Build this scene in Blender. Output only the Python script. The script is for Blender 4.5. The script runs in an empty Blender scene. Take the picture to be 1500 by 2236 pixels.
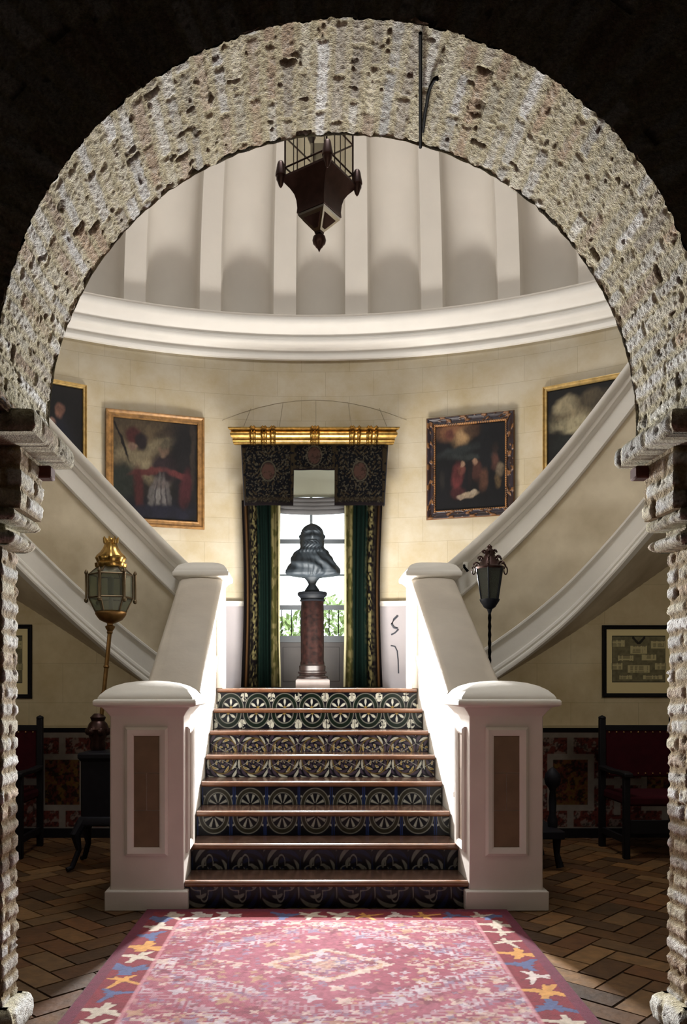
import bpy, bmesh, math, random
import numpy as np
from mathutils import Vector, Matrix

random.seed(7)
rng = np.random.default_rng(7)
sc = bpy.context.scene
COL = sc.collection
E = 1.374            # eye height (just above the landing)
PI = math.pi
CY, RW = 3.4, 6.0    # rotunda centre (y) and radius

# ------------------------------------------------------------------ camera
cam_d = bpy.data.cameras.new('camera')
cam = bpy.data.objects.new('camera', cam_d)
COL.objects.link(cam)
cam.location = (-0.195, 0.0, E)
cam.rotation_euler = (PI / 2, 0, 0)
cam_d.sensor_fit = 'AUTO'
cam_d.sensor_width = 36
cam_d.lens = 1765 / 2236 * 36
cam_d.shift_x = (750 - 644) / 2236
cam_d.shift_y = (1500 - 1118) / 2236
cam_d.clip_start = 0.05
sc.camera = cam

# ------------------------------------------------------------------ world, lights, exposure
sc.view_settings.view_transform = 'Standard'
sc.view_settings.look = 'None'
sc.view_settings.gamma = 1.0
sc.view_settings.use_curve_mapping = False
sc.view_settings.exposure = 0.0

W = bpy.data.worlds.new('sky')
sc.world = W
W.use_nodes = True
wn = W.node_tree
for n in list(wn.nodes):
    wn.nodes.remove(n)
wo = wn.nodes.new('ShaderNodeOutputWorld')
wb = wn.nodes.new('ShaderNodeBackground')
wb.inputs['Color'].default_value = (0.90, 0.95, 1.0, 1)
wb.inputs['Strength'].default_value = 6.0
wn.links.new(wb.outputs[0], wo.inputs[0])


def area_light(name, loc, target, sx, sy, power, color, spread=180):
    d = bpy.data.lights.new(name, 'AREA')
    d.shape = 'RECTANGLE'
    d.size, d.size_y = sx, sy
    d.energy = power
    d.color = color
    d.spread = math.radians(spread)
    o = bpy.data.objects.new(name, d)
    COL.objects.link(o)
    o.location = loc
    v = Vector(target) - Vector(loc)
    o.rotation_euler = v.to_track_quat('-Z', 'Y').to_euler()
    return o


# added lamp lighting the rug; assumed sun glow off the landing; assumed oculus daylight
area_light('added_rug_lamp', (0.0, 8.3, 2.27), (0.0, 3.6, 0.0), 0.20, 0.12, 215, (1.0, 0.985, 0.98), 95)  # added lamp hanging before the bust, in place of light through the window
area_light('assumed_landing_glow', (0.0, 7.75, 1.385), (0.0, 7.75, 5.0), 1.3, 0.7, 150, (1.0, 0.965, 0.91))  # unseen lamp lying on the landing for assumed sun bounce off its paving
area_light('arch_soffit_fill', (0.0, 7.25, 1.55), (0.0, 3.0, 3.5), 1.5, 0.5, 85, (1.0, 0.97, 0.93), 130)  # added fill lamp aimed at the brick arch, no real source here
area_light('assumed_oculus_daylight', (0.0, 4.9, E + 6.6), (0.0, 5.4, 0.0), 2.0, 1.4, 125, (1.0, 0.98, 0.96))  # the oculus is assumed; this lamp supplies its daylight

# faint lamps added to lift the low side walls; no windows stand there
for sx in (-1, 1):
    area_light('side_bay_fill', (sx * 3.4, 4.2, 2.7), (sx * 2.3, 7.4, 1.9), 0.7, 0.7, 3.5, (1.0, 0.93, 0.80), 100)

# ------------------------------------------------------------------ numeric helpers


def lin(c):
    c = np.asarray(c, float)
    if c.max() > 1.0:
        c = c / 255.0
    return np.where(c <= 0.04045, c / 12.92, ((c + 0.055) / 1.055) ** 2.4)


def hsh(i, j, seed):
    x = np.sin(i * 127.1 + j * 311.7 + seed * 74.7) * 43758.5453
    return x - np.floor(x)


def vnoise(x, y, seed=0):
    i, j = np.floor(x), np.floor(y)
    f, g = x - i, y - j
    f, g = f * f * (3 - 2 * f), g * g * (3 - 2 * g)
    a, b = hsh(i, j, seed), hsh(i + 1, j, seed)
    c, d = hsh(i, j + 1, seed), hsh(i + 1, j + 1, seed)
    return (a * (1 - f) + b * f) * (1 - g) + (c * (1 - f) + d * f) * g


def fbm(x, y, seed=0, o=4):
    s, a, t = 0.0, 0.5, 0.0
    for k in range(o):
        s = s + a * vnoise(x * 2 ** k, y * 2 ** k, seed + k * 13)
        t += a
        a *= 0.5
    return s / t


def sstep(a, b, x):
    t = np.clip((x - a) / (b - a + 1e-9), 0, 1)
    return t * t * (3 - 2 * t)


def mix(a, b, m):
    return a * (1 - m[..., None]) + np.asarray(b) * m[..., None]


# ------------------------------------------------------------------ materials
MATS = {}


def mat(name, col=(0.5, 0.5, 0.5), rough=0.6, metal=0.0, attr=False, var=0.0, vscale=3.0, bump=0.0, bscale=60.0,
        spec=0.5, sheen=0.0, col2=None, detail=5.0):
    if name in MATS:
        return MATS[name]
    m = bpy.data.materials.new(name)
    m.use_nodes = True
    nt = m.node_tree
    b = nt.nodes['Principled BSDF']
    b.inputs['Roughness'].default_value = rough
    b.inputs['Metallic'].default_value = metal
    b.inputs['Specular IOR Level'].default_value = spec
    if sheen:
        b.inputs['Sheen Weight'].default_value = sheen
    geo = nt.nodes.new('ShaderNodeNewGeometry')
    out = None
    if attr:
        a = nt.nodes.new('ShaderNodeAttribute')
        a.attribute_name = 'Col'
        out = a.outputs['Color']
    if var > 0 or col2 is not None:
        no = nt.nodes.new('ShaderNodeTexNoise')
        no.inputs['Scale'].default_value = vscale
        no.inputs['Detail'].default_value = detail
        nt.links.new(geo.outputs['Position'], no.inputs['Vector'])
        mr = nt.nodes.new('ShaderNodeMapRange')
        mr.inputs['From Min'].default_value = 0.3
        mr.inputs['From Max'].default_value = 0.7
        nt.links.new(no.outputs['Fac'], mr.inputs['Value'])
        if attr:
            mr.inputs['To Min'].default_value = 1 - var
            mr.inputs['To Max'].default_value = 1 + var
            mu = nt.nodes.new('ShaderNodeVectorMath')
            mu.operation = 'SCALE'
            nt.links.new(out, mu.inputs[0])
            nt.links.new(mr.outputs[0], mu.inputs['Scale'])
            out = mu.outputs[0]
        else:
            mx = nt.nodes.new('ShaderNodeMix')
            mx.data_type = 'RGBA'
            c2 = col2 if col2 is not None else tuple(c * (1 - var) for c in col)
            mx.inputs[6].default_value = (*col, 1)
            mx.inputs[7].default_value = (*c2, 1)
            nt.links.new(mr.outputs[0], mx.inputs[0])
            out = mx.outputs[2]
    if out is None:
        b.inputs['Base Color'].default_value = (*col, 1)
    else:
        nt.links.new(out, b.inputs['Base Color'])
    if bump > 0:
        n2 = nt.nodes.new('ShaderNodeTexNoise')
        n2.inputs['Scale'].default_value = bscale
        n2.inputs['Detail'].default_value = 6
        nt.links.new(geo.outputs['Position'], n2.inputs['Vector'])
        bp = nt.nodes.new('ShaderNodeBump')
        bp.inputs['Strength'].default_value = bump
        bp.inputs['Distance'].default_value = 0.01
        nt.links.new(n2.outputs['Fac'], bp.inputs['Height'])
        nt.links.new(bp.outputs[0], b.inputs['Normal'])
    MATS[name] = m
    return m


def ashlar(name, base, line, bw=0.62, bh=0.285, blot=(0.8, 0.72, 0.55)):
    """plaster scored into blocks: UV in metres"""
    m = bpy.data.materials.new(name)
    m.use_nodes = True
    nt = m.node_tree
    b = nt.nodes['Principled BSDF']
    b.inputs['Roughness'].default_value = 0.75
    uv = nt.nodes.new('ShaderNodeUVMap')
    br = nt.nodes.new('ShaderNodeTexBrick')
    br.inputs['Scale'].default_value = 1.0
    br.inputs['Brick Width'].default_value = bw
    br.inputs['Row Height'].default_value = bh
    br.inputs['Mortar Size'].default_value = 0.0035
    br.inputs['Mortar Smooth'].default_value = 0.6
    br.inputs['Bias'].default_value = 0.0
    br.inputs['Color1'].default_value = (*base, 1)
    br.inputs['Color2'].default_value = (*[c * 0.94 for c in base], 1)
    br.inputs['Mortar'].default_value = (*line, 1)
    nt.links.new(uv.outputs[0], br.inputs['Vector'])
    geo = nt.nodes.new('ShaderNodeNewGeometry')
    no = nt.nodes.new('ShaderNodeTexNoise')
    no.inputs['Scale'].default_value = 2.2
    no.inputs['Detail'].default_value = 8
    no.inputs['Roughness'].default_value = 0.65
    nt.links.new(geo.outputs['Position'], no.inputs['Vector'])
    mr = nt.nodes.new('ShaderNodeMapRange')
    mr.inputs['From Min'].default_value = 0.35
    mr.inputs['From Max'].default_value = 0.7
    nt.links.new(no.outputs['Fac'], mr.inputs['Value'])
    mx = nt.nodes.new('ShaderNodeMix')
    mx.data_type = 'RGBA'
    mx.blend_type = 'MULTIPLY'
    mx.inputs[7].default_value = (*blot, 1)
    nt.links.new(mr.outputs[0], mx.inputs[0])
    nt.links.new(br.outputs['Color'], mx.inputs[6])
    nt.links.new(mx.outputs[2], b.inputs['Base Color'])
    bp = nt.nodes.new('ShaderNodeBump')
    bp.inputs['Strength'].default_value = 0.25
    bp.inputs['Distance'].default_value = 0.01
    nt.links.new(no.outputs['Fac'], bp.inputs['Height'])
    nt.links.new(bp.outputs[0], b.inputs['Normal'])
    MATS[name] = m
    return m


def glass(name, tint=(0.8, 0.85, 0.8), gloss=0.12, body=0.0):
    m = bpy.data.materials.new(name)
    m.use_nodes = True
    nt = m.node_tree
    for n in list(nt.nodes):
        nt.nodes.remove(n)
    out = nt.nodes.new('ShaderNodeOutputMaterial')
    tr = nt.nodes.new('ShaderNodeBsdfTransparent')
    tr.inputs['Color'].default_value = (*tint, 1)
    gl = nt.nodes.new('ShaderNodeBsdfGlossy')
    gl.inputs['Roughness'].default_value = 0.08
    mx = nt.nodes.new('ShaderNodeMixShader')
    mx.inputs[0].default_value = gloss
    nt.links.new(tr.outputs[0], mx.inputs[1])
    nt.links.new(gl.outputs[0], mx.inputs[2])
    last = mx
    if body > 0:
        df = nt.nodes.new('ShaderNodeBsdfDiffuse')
        df.inputs['Color'].default_value = (0.35, 0.36, 0.33, 1)
        m2 = nt.nodes.new('ShaderNodeMixShader')
        m2.inputs[0].default_value = body
        nt.links.new(mx.outputs[0], m2.inputs[1])
        nt.links.new(df.outputs[0], m2.inputs[2])
        last = m2
    nt.links.new(last.outputs[0], out.inputs[0])
    MATS[name] = m
    return m


M_WHITE = mat('white_plaster', (0.74, 0.71, 0.65), 0.65, var=0.10, vscale=2.5, bump=0.15, bscale=25)
M_CORN = mat('cornice_plaster', (0.86, 0.84, 0.80), 0.65, var=0.06, vscale=3)
M_DOME = mat('dome_plaster', (0.74, 0.70, 0.64), 0.8, var=0.09, vscale=2.0, bump=0.22, bscale=14)
M_NEWEL = mat('newel_plaster', (0.66, 0.61, 0.56), 0.6, var=0.10, vscale=4, bump=0.12, bscale=30)
M_PANEL = mat('mottled_panel_plaster', (0.66, 0.58, 0.43), 0.8, col2=(0.40, 0.33, 0.22), vscale=2.6, detail=9.0, bump=0.15, bscale=20)
M_WALL = ashlar('ashlar_plaster', (0.59, 0.535, 0.42), (0.45, 0.40, 0.30), 0.56)
M_LOW = ashlar('low_wall_plaster', (0.70, 0.60, 0.40), (0.52, 0.44, 0.28), 0.62, 0.36, (0.72, 0.66, 0.55))
M_BRICK = mat('old_brick', attr=True, rough=0.92, var=0.28, vscale=90, bump=1.0, bscale=170, spec=0.15)
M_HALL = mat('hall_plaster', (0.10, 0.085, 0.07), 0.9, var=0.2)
M_TILE = mat('glazed_tile', attr=True, rough=0.28, spec=0.22)
M_TREAD = mat('tread_tile', (0.10, 0.055, 0.038), 0.22, var=0.35, vscale=9, spec=0.6)
M_NOSE = mat('nosing_wood', (0.20, 0.085, 0.04), 0.24, var=0.35, vscale=14, spec=0.6)
M_LAND = mat('landing_stone', (0.60, 0.52, 0.44), 0.3, var=0.2, vscale=5)
M_FLOOR = mat('terracotta_tile', attr=True, rough=0.5, var=0.30, vscale=16, bump=0.25, bscale=30)
M_RUG = mat('rug_wool', attr=True, rough=0.95, bump=0.5, bscale=260, spec=0.1, sheen=0.15)
M_GOLD = mat('gilt', (0.60, 0.37, 0.11), 0.30, 1.0, var=0.55, vscale=22)
M_GOLDFRAME = mat('gilt_frame', (0.62, 0.43, 0.16), 0.45, 0.55, var=0.4, vscale=20)
M_WOODFRAME = mat('brown_gilt_frame', (0.40, 0.21, 0.07), 0.45, 0.25, var=0.55, vscale=18)
M_CARVED = mat('carved_dark_frame', attr=True, rough=0.45)
M_CANVAS = mat('oil_canvas', attr=True, rough=0.55, spec=0.3)
M_BLACKWOOD = mat('black_wood', (0.005, 0.004, 0.005), 0.6, spec=.2)
M_DARKWOOD = mat('dark_carved_wood', (0.007, 0.006, 0.010), 0.6, var=0.4, vscale=20, spec=.2)
M_VELVET = mat('red_velvet', (0.035, 0.003, 0.006), 0.9, var=0.3, vscale=12, spec=.1)
M_PAPER = mat('print_paper', attr=True, rough=0.8)
M_MATB = mat('cream_mat_board', (0.42, 0.38, 0.27), 0.8)
M_CURT = mat('curtain_cloth', attr=True, rough=0.95, spec=0.05, bump=0.2, bscale=200)
M_BRONZE = mat('bust_bronze', (0.022, 0.030, 0.038), 0.55, 0.2, var=0.3, vscale=20, spec=.3)
M_MARBLE = mat('red_marble', (0.015, 0.006, 0.005), 0.4, col2=(0.003, 0.002, 0.002), vscale=26, spec=0.08)
M_PLINTH = mat('plinth_marble', (0.24, 0.20, 0.19), 0.4, var=0.2, vscale=8)
M_BRASS = mat('old_brass', (0.42, 0.24, 0.09), 0.38, 0.9, var=0.4, vscale=20)
M_AGED = mat('aged_brass', (0.17, 0.12, 0.065), 0.42, 0.7, var=0.4, vscale=20)
M_DARKMET = mat('dark_bronze_metal', (0.055, 0.025, 0.02), 0.35, 0.7, var=0.4, vscale=20)
M_IRON = mat('black_iron', (0.003, 0.003, 0.003), 0.7, 0.0, spec=0.05)
M_MIRROR = mat('polished_tin', (0.85, 0.84, 0.80), 0.12, 1.0)
M_BLUEMET = mat('blue_black_metal', (0.010, 0.014, 0.024), 0.5, 0.3)
M_WINFRAME = mat('grey_window_paint', (0.16, 0.18, 0.20), 0.5)
M_DOORPAN = mat('grey_door_panel', (0.14, 0.13, 0.13), 0.6, var=0.2)
M_BLIND = mat('pale_blind_cloth', (0.55, 0.58, 0.47), 0.85, var=0.1)
M_BLIND2 = mat('grey_blind_cloth', (0.20, 0.20, 0.21), 0.85, var=0.2)
M_LEAF = mat('leaf', (0.26, 0.36, 0.12), 0.6, var=0.5, vscale=3)
M_GROUND = mat('garden_ground', (0.42, 0.40, 0.30), 0.9, var=0.2)
M_INKBLUE = mat('painted_scroll', (0.05, 0.055, 0.07), 0.6)
M_NICHE = mat('panel_inset', (0.17, 0.105, 0.06), 0.6, var=0.25, vscale=10)
G_LANT = glass('lantern_glass', (0.72, 0.75, 0.66), 0.10, 0.16)
G_CLEAR = glass('clear_lantern_glass', (0.92, 0.91, 0.86), 0.04, 0.03)
G_DARK = glass('smoky_glass', (0.42, 0.47, 0.46), 0.10, 0.12)
G_WIN = glass('window_glass', (0.96, 0.98, 0.98), 0.04)

# ------------------------------------------------------------------ mesh builder
WL = {}


def finish_mesh(me, smooth=35):
    me.update()
    if smooth:
        me.polygons.foreach_set('use_smooth', [True] * len(me.polygons))
        try:
            me.set_sharp_from_angle(angle=math.radians(smooth))
        except Exception:
            pass


class MB:
    def __init__(self):
        self.v, self.f, self.c = [], [], []

    def add(self, vs, fs, T=None):
        n = len(self.v)
        if T is not None:
            vs = [tuple(T @ Vector(p)) for p in vs]
        self.v += [tuple(p) for p in vs]
        self.f += [tuple(i + n for i in f) for f in fs]
        return self

    def box(self, x0, x1, y0, y1, z0, z1, T=None):
        vs = [(x0, y0, z0), (x1, y0, z0), (x1, y1, z0), (x0, y1, z0), (x0, y0, z1), (x1, y0, z1), (x1, y1, z1), (x0, y1, z1)]
        fs = [(0, 3, 2, 1), (4, 5, 6, 7), (0, 1, 5, 4), (1, 2, 6, 5), (2, 3, 7, 6), (3, 0, 4, 7)]
        return self.add(vs, fs, T)

    def rings(self, rings, cap=True, closed=True, T=None):
        n = len(rings[0])
        vs = [p for r in rings for p in r]
        fs = []
        for k in range(len(rings) - 1):
            for i in range(n if closed else n - 1):
                j = (i + 1) % n
                fs.append((k * n + i, k * n + j, (k + 1) * n + j, (k + 1) * n + i))
        if cap:
            fs.append(tuple(reversed(range(n))))
            fs.append(tuple((len(rings) - 1) * n + i for i in range(n)))
        return self.add(vs, fs, T)

    def lathe(self, prof, cx=0, cy=0, seg=24, rot=0.0, sx=1.0, sy=1.0, T=None):
        rs = []
        for (r, z) in prof:
            r = max(r, 1e-4)
            rs.append([(cx + sx * r * math.cos(rot + 2 * PI * i / seg), cy + sy * r * math.sin(rot + 2 * PI * i / seg), z) for i in range(seg)])
        return self.rings(rs, T=T)

    def square(self, prof, cx, cy, T=None):
        rs = []
        for (h, z) in prof:
            h = max(h, 1e-4)
            rs.append([(cx - h, cy - h, z), (cx + h, cy - h, z), (cx + h, cy + h, z), (cx - h, cy + h, z)])
        return self.rings(rs, T=T)

    def tube(self, pts, r, seg=8, T=None):
        pts = [Vector(p) for p in pts]
        rr = r if isinstance(r, (list, tuple)) else [r] * len(pts)
        rs = []
        up = Vector((0, 0, 1))
        for k, p in enumerate(pts):
            d = (pts[min(k + 1, len(pts) - 1)] - pts[max(k - 1, 0)])
            d = d.normalized() if d.length > 0 else Vector((0, 0, 1))
            a = d.cross(up)
            if a.length < 0.05:
                a = d.cross(Vector((1, 0, 0)))
            a.normalize()
            b = a.cross(d).normalized()
            rs.append([tuple(p + rr[k] * (math.cos(2 * PI * i / seg) * a + math.sin(2 * PI * i / seg) * b)) for i in range(seg)])
        return self.rings(rs, T=T)

    def prism(self, poly, axis, a0, a1, T=None):
        """poly of 2-D points extruded along axis ('x': poly=(y,z); 'y': poly=(x,z))"""
        n = len(poly)
        if axis == 'x':
            vs = [(a0, p, q) for p, q in poly] + [(a1, p, q) for p, q in poly]
        else:
            vs = [(p, a0, q) for p, q in poly] + [(p, a1, q) for p, q in poly]
        fs = [(i, (i + 1) % n, n + (i + 1) % n, n + i) for i in range(n)]
        fs += [tuple(reversed(range(n))), tuple(n + i for i in range(n))]
        return self.add(vs, fs, T)

    def ball(self, c, r, seg=16, sx=1, sy=1, sz=1):
        pr = [(r * math.sin(PI * k / (seg // 2)), c[2] - sz * r * math.cos(PI * k / (seg // 2))) for k in range(seg // 2 + 1)]
        return self.lathe(pr, c[0], c[1], seg, 0, sx, sy)


def link(name, me, m, parent=None):
    o = bpy.data.objects.new(name, me)
    COL.objects.link(o)
    if m is not None:
        me.materials.append(m)
    if parent is not None:
        o.parent = parent
    return o


def obj(name, mb, m, parent=None, smooth=35, bevel=0.0, recalc=True):
    org = WL.get(parent, Vector((0, 0, 0))) if parent is not None else None
    vs = mb.v
    if parent is None:
        a = np.array(vs)
        org = Vector(((a[:, 0].min() + a[:, 0].max()) / 2, (a[:, 1].min() + a[:, 1].max()) / 2, a[:, 2].min()))
    vs = [(p[0] - org[0], p[1] - org[1], p[2] - org[2]) for p in vs]
    me = bpy.data.meshes.new(name)
    me.from_pydata(vs, [], mb.f)
    if recalc:
        bm = bmesh.new()
        bm.from_mesh(me)
        bmesh.ops.recalc_face_normals(bm, faces=bm.faces)
        bm.to_mesh(me)
        bm.free()
    finish_mesh(me, smooth)
    o = link(name, me, m, parent)
    if parent is None:
        o.location = org
    WL[o] = Vector(org)
    if bevel:
        md = o.modifiers.new('bevel', 'BEVEL')
        md.width = bevel
        md.segments = 2
        md.limit_method = 'ANGLE'
        md.angle_limit = math.radians(40)
    return o


def grid(name, P, C, m, parent=None, smooth=60, thick=0.0, uv=None, keep=None, flip=False):
    """P (ny,nx,3) positions, C (ny,nx,3) linear colours or None"""
    ny, nx = P.shape[:2]
    V = P.reshape(-1, 3)
    if parent is None:
        org = Vector(((V[:, 0].min() + V[:, 0].max()) / 2, (V[:, 1].min() + V[:, 1].max()) / 2, V[:, 2].min()))
    else:
        org = WL[parent]
    V = V - np.array(org)
    a = (np.arange(ny - 1)[:, None] * nx + np.arange(nx - 1)[None, :])
    F = np.stack([a, a + 1, a + nx + 1, a + nx], -1)
    if keep is not None:
        F = F[keep]
    F = F.reshape(-1, 4)
    if flip:
        F = F[:, ::-1]
    me = bpy.data.meshes.new(name)
    me.vertices.add(len(V))
    me.vertices.foreach_set('co', V.astype(np.float32).ravel())
    me.loops.add(F.size)
    me.loops.foreach_set('vertex_index', F.astype(np.int32).ravel())
    me.polygons.add(len(F))
    me.polygons.foreach_set('loop_start', np.arange(0, F.size, 4, dtype=np.int32))
    me.polygons.foreach_set('loop_total', np.full(len(F), 4, np.int32))
    me.update(calc_edges=True)
    if C is not None:
        ca = me.color_attributes.new('Col', 'FLOAT_COLOR', 'POINT')
        rgba = np.ones((len(V), 4), np.float32)
        rgba[:, :3] = np.clip(C.reshape(-1, 3), 0, 1)
        ca.data.foreach_set('color', rgba.ravel())
    if uv is not None:
        ul = me.uv_layers.new(name='UVMap')
        U = uv.reshape(-1, 2)[F.ravel()]
        ul.data.foreach_set('uv', U.astype(np.float32).ravel())
    finish_mesh(me, smooth)
    o = link(name, me, m, parent)
    if parent is None:
        o.location = org
    WL[o] = Vector(org)
    if thick:
        md = o.modifiers.new('thick', 'SOLIDIFY')
        md.thickness = thick
        md.offset = -1
    return o


def thing(name, loc, label, cat, group=None):
    o = bpy.data.objects.new(name, None)
    COL.objects.link(o)
    o.location = loc
    o.empty_display_size = 0.1
    WL[o] = Vector(loc)
    tag(o, label, cat, group)
    return o


def tag(o, label, cat, group=None):
    o['label'] = label
    o['category'] = cat
    if group:
        o['group'] = group
    return o


def struct(o):
    o['kind'] = 'structure'
    return o


def mesh_uv(o, fn):
    """UV in metres from world position"""
    me = o.data
    ul = me.uv_layers.new(name='UVMap')
    loc = o.location
    for lp in me.loops:
        p = me.vertices[lp.vertex_index].co + loc
        ul.data[lp.index].uv = fn(p)


# ================================================================== STRUCTURE
# ---- floor: herringbone terracotta
def build_floor():
    w, L = 0.15, 2
    vs, fs, cs = [], [], []
    ca, sa = math.cos(PI / 4), math.sin(PI / 4)
    g = 0.006
    N = 75
    for i in range(-N, N):
        for j in range(-N, N):
            k = (i - j) % 4
            if k == 0:
                x0, y0, x1, y1 = i * w, j * w, (i + 2) * w, (j + 1) * w
            elif k == 3:
                x0, y0, x1, y1 = i * w, j * w, (i + 1) * w, (j + 2) * w
            else:
                continue
            pts = [(x0 + g, y0 + g), (x1 - g, y0 + g), (x1 - g, y1 - g), (x0 + g, y1 - g)]
            wp = [(ca * a - sa * b, 4.0 + sa * a + ca * b) for a, b in pts]
            mx, my = sum(p[0] for p in wp) / 4, sum(p[1] for p in wp) / 4
            if abs(mx) > 5.9 or my < -2.9 or my > 7.5 or (abs(mx) < 0.8 and my > 5.2):
                continue
            if math.hypot(mx, my - CY) > 5.85 and my > CY:
                continue
            z = random.uniform(-0.002, 0.001)
            tl = [random.uniform(-0.0015, 0.0015) for _ in range(4)]
            n = len(vs)
            vs += [(p[0], p[1], z + t) for p, t in zip(wp, tl)]
            vs += [(p[0], p[1], -0.012) for p in wp]
            fs += [(n, n + 1, n + 2, n + 3)] + [(n + a, n + 4 + a, n + 4 + (a + 1) % 4, n + (a + 1) % 4) for a in range(4)]
            base = np.array(random.choice([(124, 84, 44), (136, 96, 54), (104, 70, 36), (146, 108, 66), (118, 76, 40), (92, 64, 36)]), float) * random.uniform(0.8, 1.1)
            cs += [lin(base / 255) * .55] * 8
    n = len(vs)
    vs += [(-6.2, -3.1, -0.008), (6.2, -3.1, -0.008), (6.2, 7.5, -0.008), (-6.2, 7.5, -0.008)]
    vs += [(-6.2, -3.1, -0.15), (6.2, -3.1, -0.15), (6.2, 7.5, -0.15), (-6.2, 7.5, -0.15)]
    fs += [(n, n + 1, n + 2, n + 3), (n + 7, n + 6, n + 5, n + 4)] + [(n + a, n + 4 + a, n + 4 + (a + 1) % 4, n + (a + 1) % 4) for a in range(4)]
    cs += [lin((62, 48, 36))] * 8
    me = bpy.data.meshes.new('floor')
    me.from_pydata(vs, [], fs)
    at = me.color_attributes.new('Col', 'FLOAT_COLOR', 'POINT')
    rgba = np.ones((len(vs), 4), np.float32)
    rgba[:, :3] = np.array(cs)
    at.data.foreach_set('color', rgba.ravel())
    me.update()
    struct(link('floor', me, M_FLOOR))


build_floor()

# ---- rotunda wall with the window opening
CZ0 = E + 3.79      # underside of cornice


def build_back_wall():
    ph = np.concatenate([np.linspace(-1.62, -0.09, 90), np.linspace(-0.06, 0.06, 5), np.linspace(0.09, 1.62, 90)])
    zz = np.array([0, 0.7, 1.36, 2.0, 2.6, 3.2, E + 2.62, 4.4, CZ0 + 0.3])
    PH, ZZ = np.meshgrid(ph, zz)
    P = np.stack([RW * np.sin(PH), CY + RW * np.cos(PH), ZZ], -1)
    pm = (ph[:-1] + ph[1:]) / 2
    zm = (zz[:-1] + zz[1:]) / 2
    keep = ~((np.abs(pm)[None, :] < 0.09) & (zm[:, None] > 1.36) & (zm[:, None] < E + 2.62))
    uv = np.stack([PH * RW + 20, ZZ - E + 10.02], -1)
    o = grid('wall_back', P, None, M_WALL, uv=uv, keep=keep, flip=False)
    md = o.modifiers.new('t', 'SOLIDIFY')
    md.thickness = 0.06
    md.offset = -1
    struct(o)
    # reveal of the opening
    hw = RW * math.sin(0.09)
    y0 = CY + RW * math.cos(0.09)
    mb = MB()
    mb.box(-hw - 0.12, -hw, y0, y0 + 0.62, 1.2, E + 2.72)
    mb.box(hw, hw + 0.12, y0, y0 + 0.62, 1.2, E + 2.72)
    mb.box(-hw, hw, y0 + 0.0, y0 + 0.62, E + 2.62, E + 2.72)
    struct(obj('trim_window_reveal', mb, M_WHITE))


build_back_wall()

# ---- cornice
def sweep_phi(prof, ph0, ph1, n, closed=True):
    rs = []
    for k in range(n + 1):
        a = ph0 + (ph1 - ph0) * k / n
        rs.append([(r * math.sin(a), CY + r * math.cos(a), z) for r, z in prof])
    return rs


cp = [(0, 3.79), (.045, 3.79), (.05, 3.80), (.05, 3.83), (.012, 3.835), (.012, 3.895), (.04, 3.92), (.10, 3.93), (.125, 3.95), (.13, 3.975),
      (.115, 4.0), (.075, 4.01), (.075, 4.035), (.10, 4.055), (.125, 4.075), (.165, 4.10), (.20, 4.125), (.215, 4.15), (.215, 4.19), (.20, 4.21), (.16, 4.235),
      (.10, 4.25), (0, 4.255)]
mb = MB()
mb.rings(sweep_phi([(RW - p, E + z) for p, z in cp], -1.62, 1.62, 150))
struct(obj('trim_cornice', mb, M_CORN, smooth=50))

# ---- ribbed dome
def build_dome():
    nper, nb = 18, 24
    step = 2 * PI / 44
    ks = np.arange(-nb * nper // 2, nb * nper // 2 + 1)
    # sharper transitions at the rib edges: place samples on purpose
    loc = np.array([-0.5, -0.36, -0.335, -0.325, -0.30, -0.26, -0.2, -0.13, -0.065, 0, 0.065, 0.13, 0.2, 0.26, 0.30, 0.325, 0.335, 0.36])
    t = np.concatenate([loc + b for b in range(-nb // 2, nb // 2)] + [np.array([nb // 2 - 0.5])])
    lt = t - np.round(t)
    ph = t * step + 0.017
    hw = 0.335
    d = np.where(np.abs(lt) < hw, 0.05 + 0.33 * np.sqrt(np.clip(1 - (lt / hw) ** 2, 0, 1)), 0.0)
    psi = np.concatenate([np.linspace(0, 0.5, 26), np.linspace(0.54, 1.30, 20)])
    PSI, PH = np.meshgrid(psi, ph, indexing='ij')
    D = np.broadcast_to(d, PSI.shape) * np.cos(PSI)
    rr = (5.93) * np.cos(PSI) + D
    z = E + 4.22 + 3.5 * np.sin(PSI)
    P = np.stack([rr * np.sin(PH), CY + rr * np.cos(PH), z], -1)
    o = grid('ceiling', P, None, M_DOME, smooth=32)
    struct(o)
    # ledge the flutes stand on
    mb = MB()
    mb.rings(sweep_phi([(5.80, E + 4.20), (6.5, E + 4.20), (6.5, E + 4.235), (5.80, E + 4.235)], -1.64, 1.64, 120))
    struct(obj('trim_dome_ledge', mb, M_DOME))
    # ring of the oculus, an assumed opening out of view
    r0 = 5.93 * math.cos(1.30)
    zt = E + 4.22 + 3.5 * math.sin(1.30)
    mb = MB()
    mb.rings(sweep_phi([(r0 - 0.12, zt - 0.08), (r0 + 0.25, zt - 0.08), (r0 + 0.25, zt + 0.3), (r0 - 0.12, zt + 0.3)], -1.6, 1.6, 40))
    struct(obj('trim_assumed_oculus_ring', mb, M_DOME))


build_dome()

# ---- low walls under the flights (frontal), with tiled dado
YW = 7.40


def zt_side(s):
    P = {1: [1.128, 1.464, 1.848, 2.297, 2.777], -1: [1.14, 1.535, 1.915, 2.285, 2.665]}[s]
    ph = [0.3, 0.4, 0.5, 0.6, 0.7]

    def f(a):
        if a <= .3:
            return P[0] - (0.3 - a) * 3.3
        if a >= .7:
            return P[-1] + (a - .7) * (4.5 if s > 0 else 3.8)
        return float(np.interp(a, ph, P))
    # light smoothing
    return lambda a: sum(f(a + d) for d in (-.06, -.03, 0, .03, .06)) / 5


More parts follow.
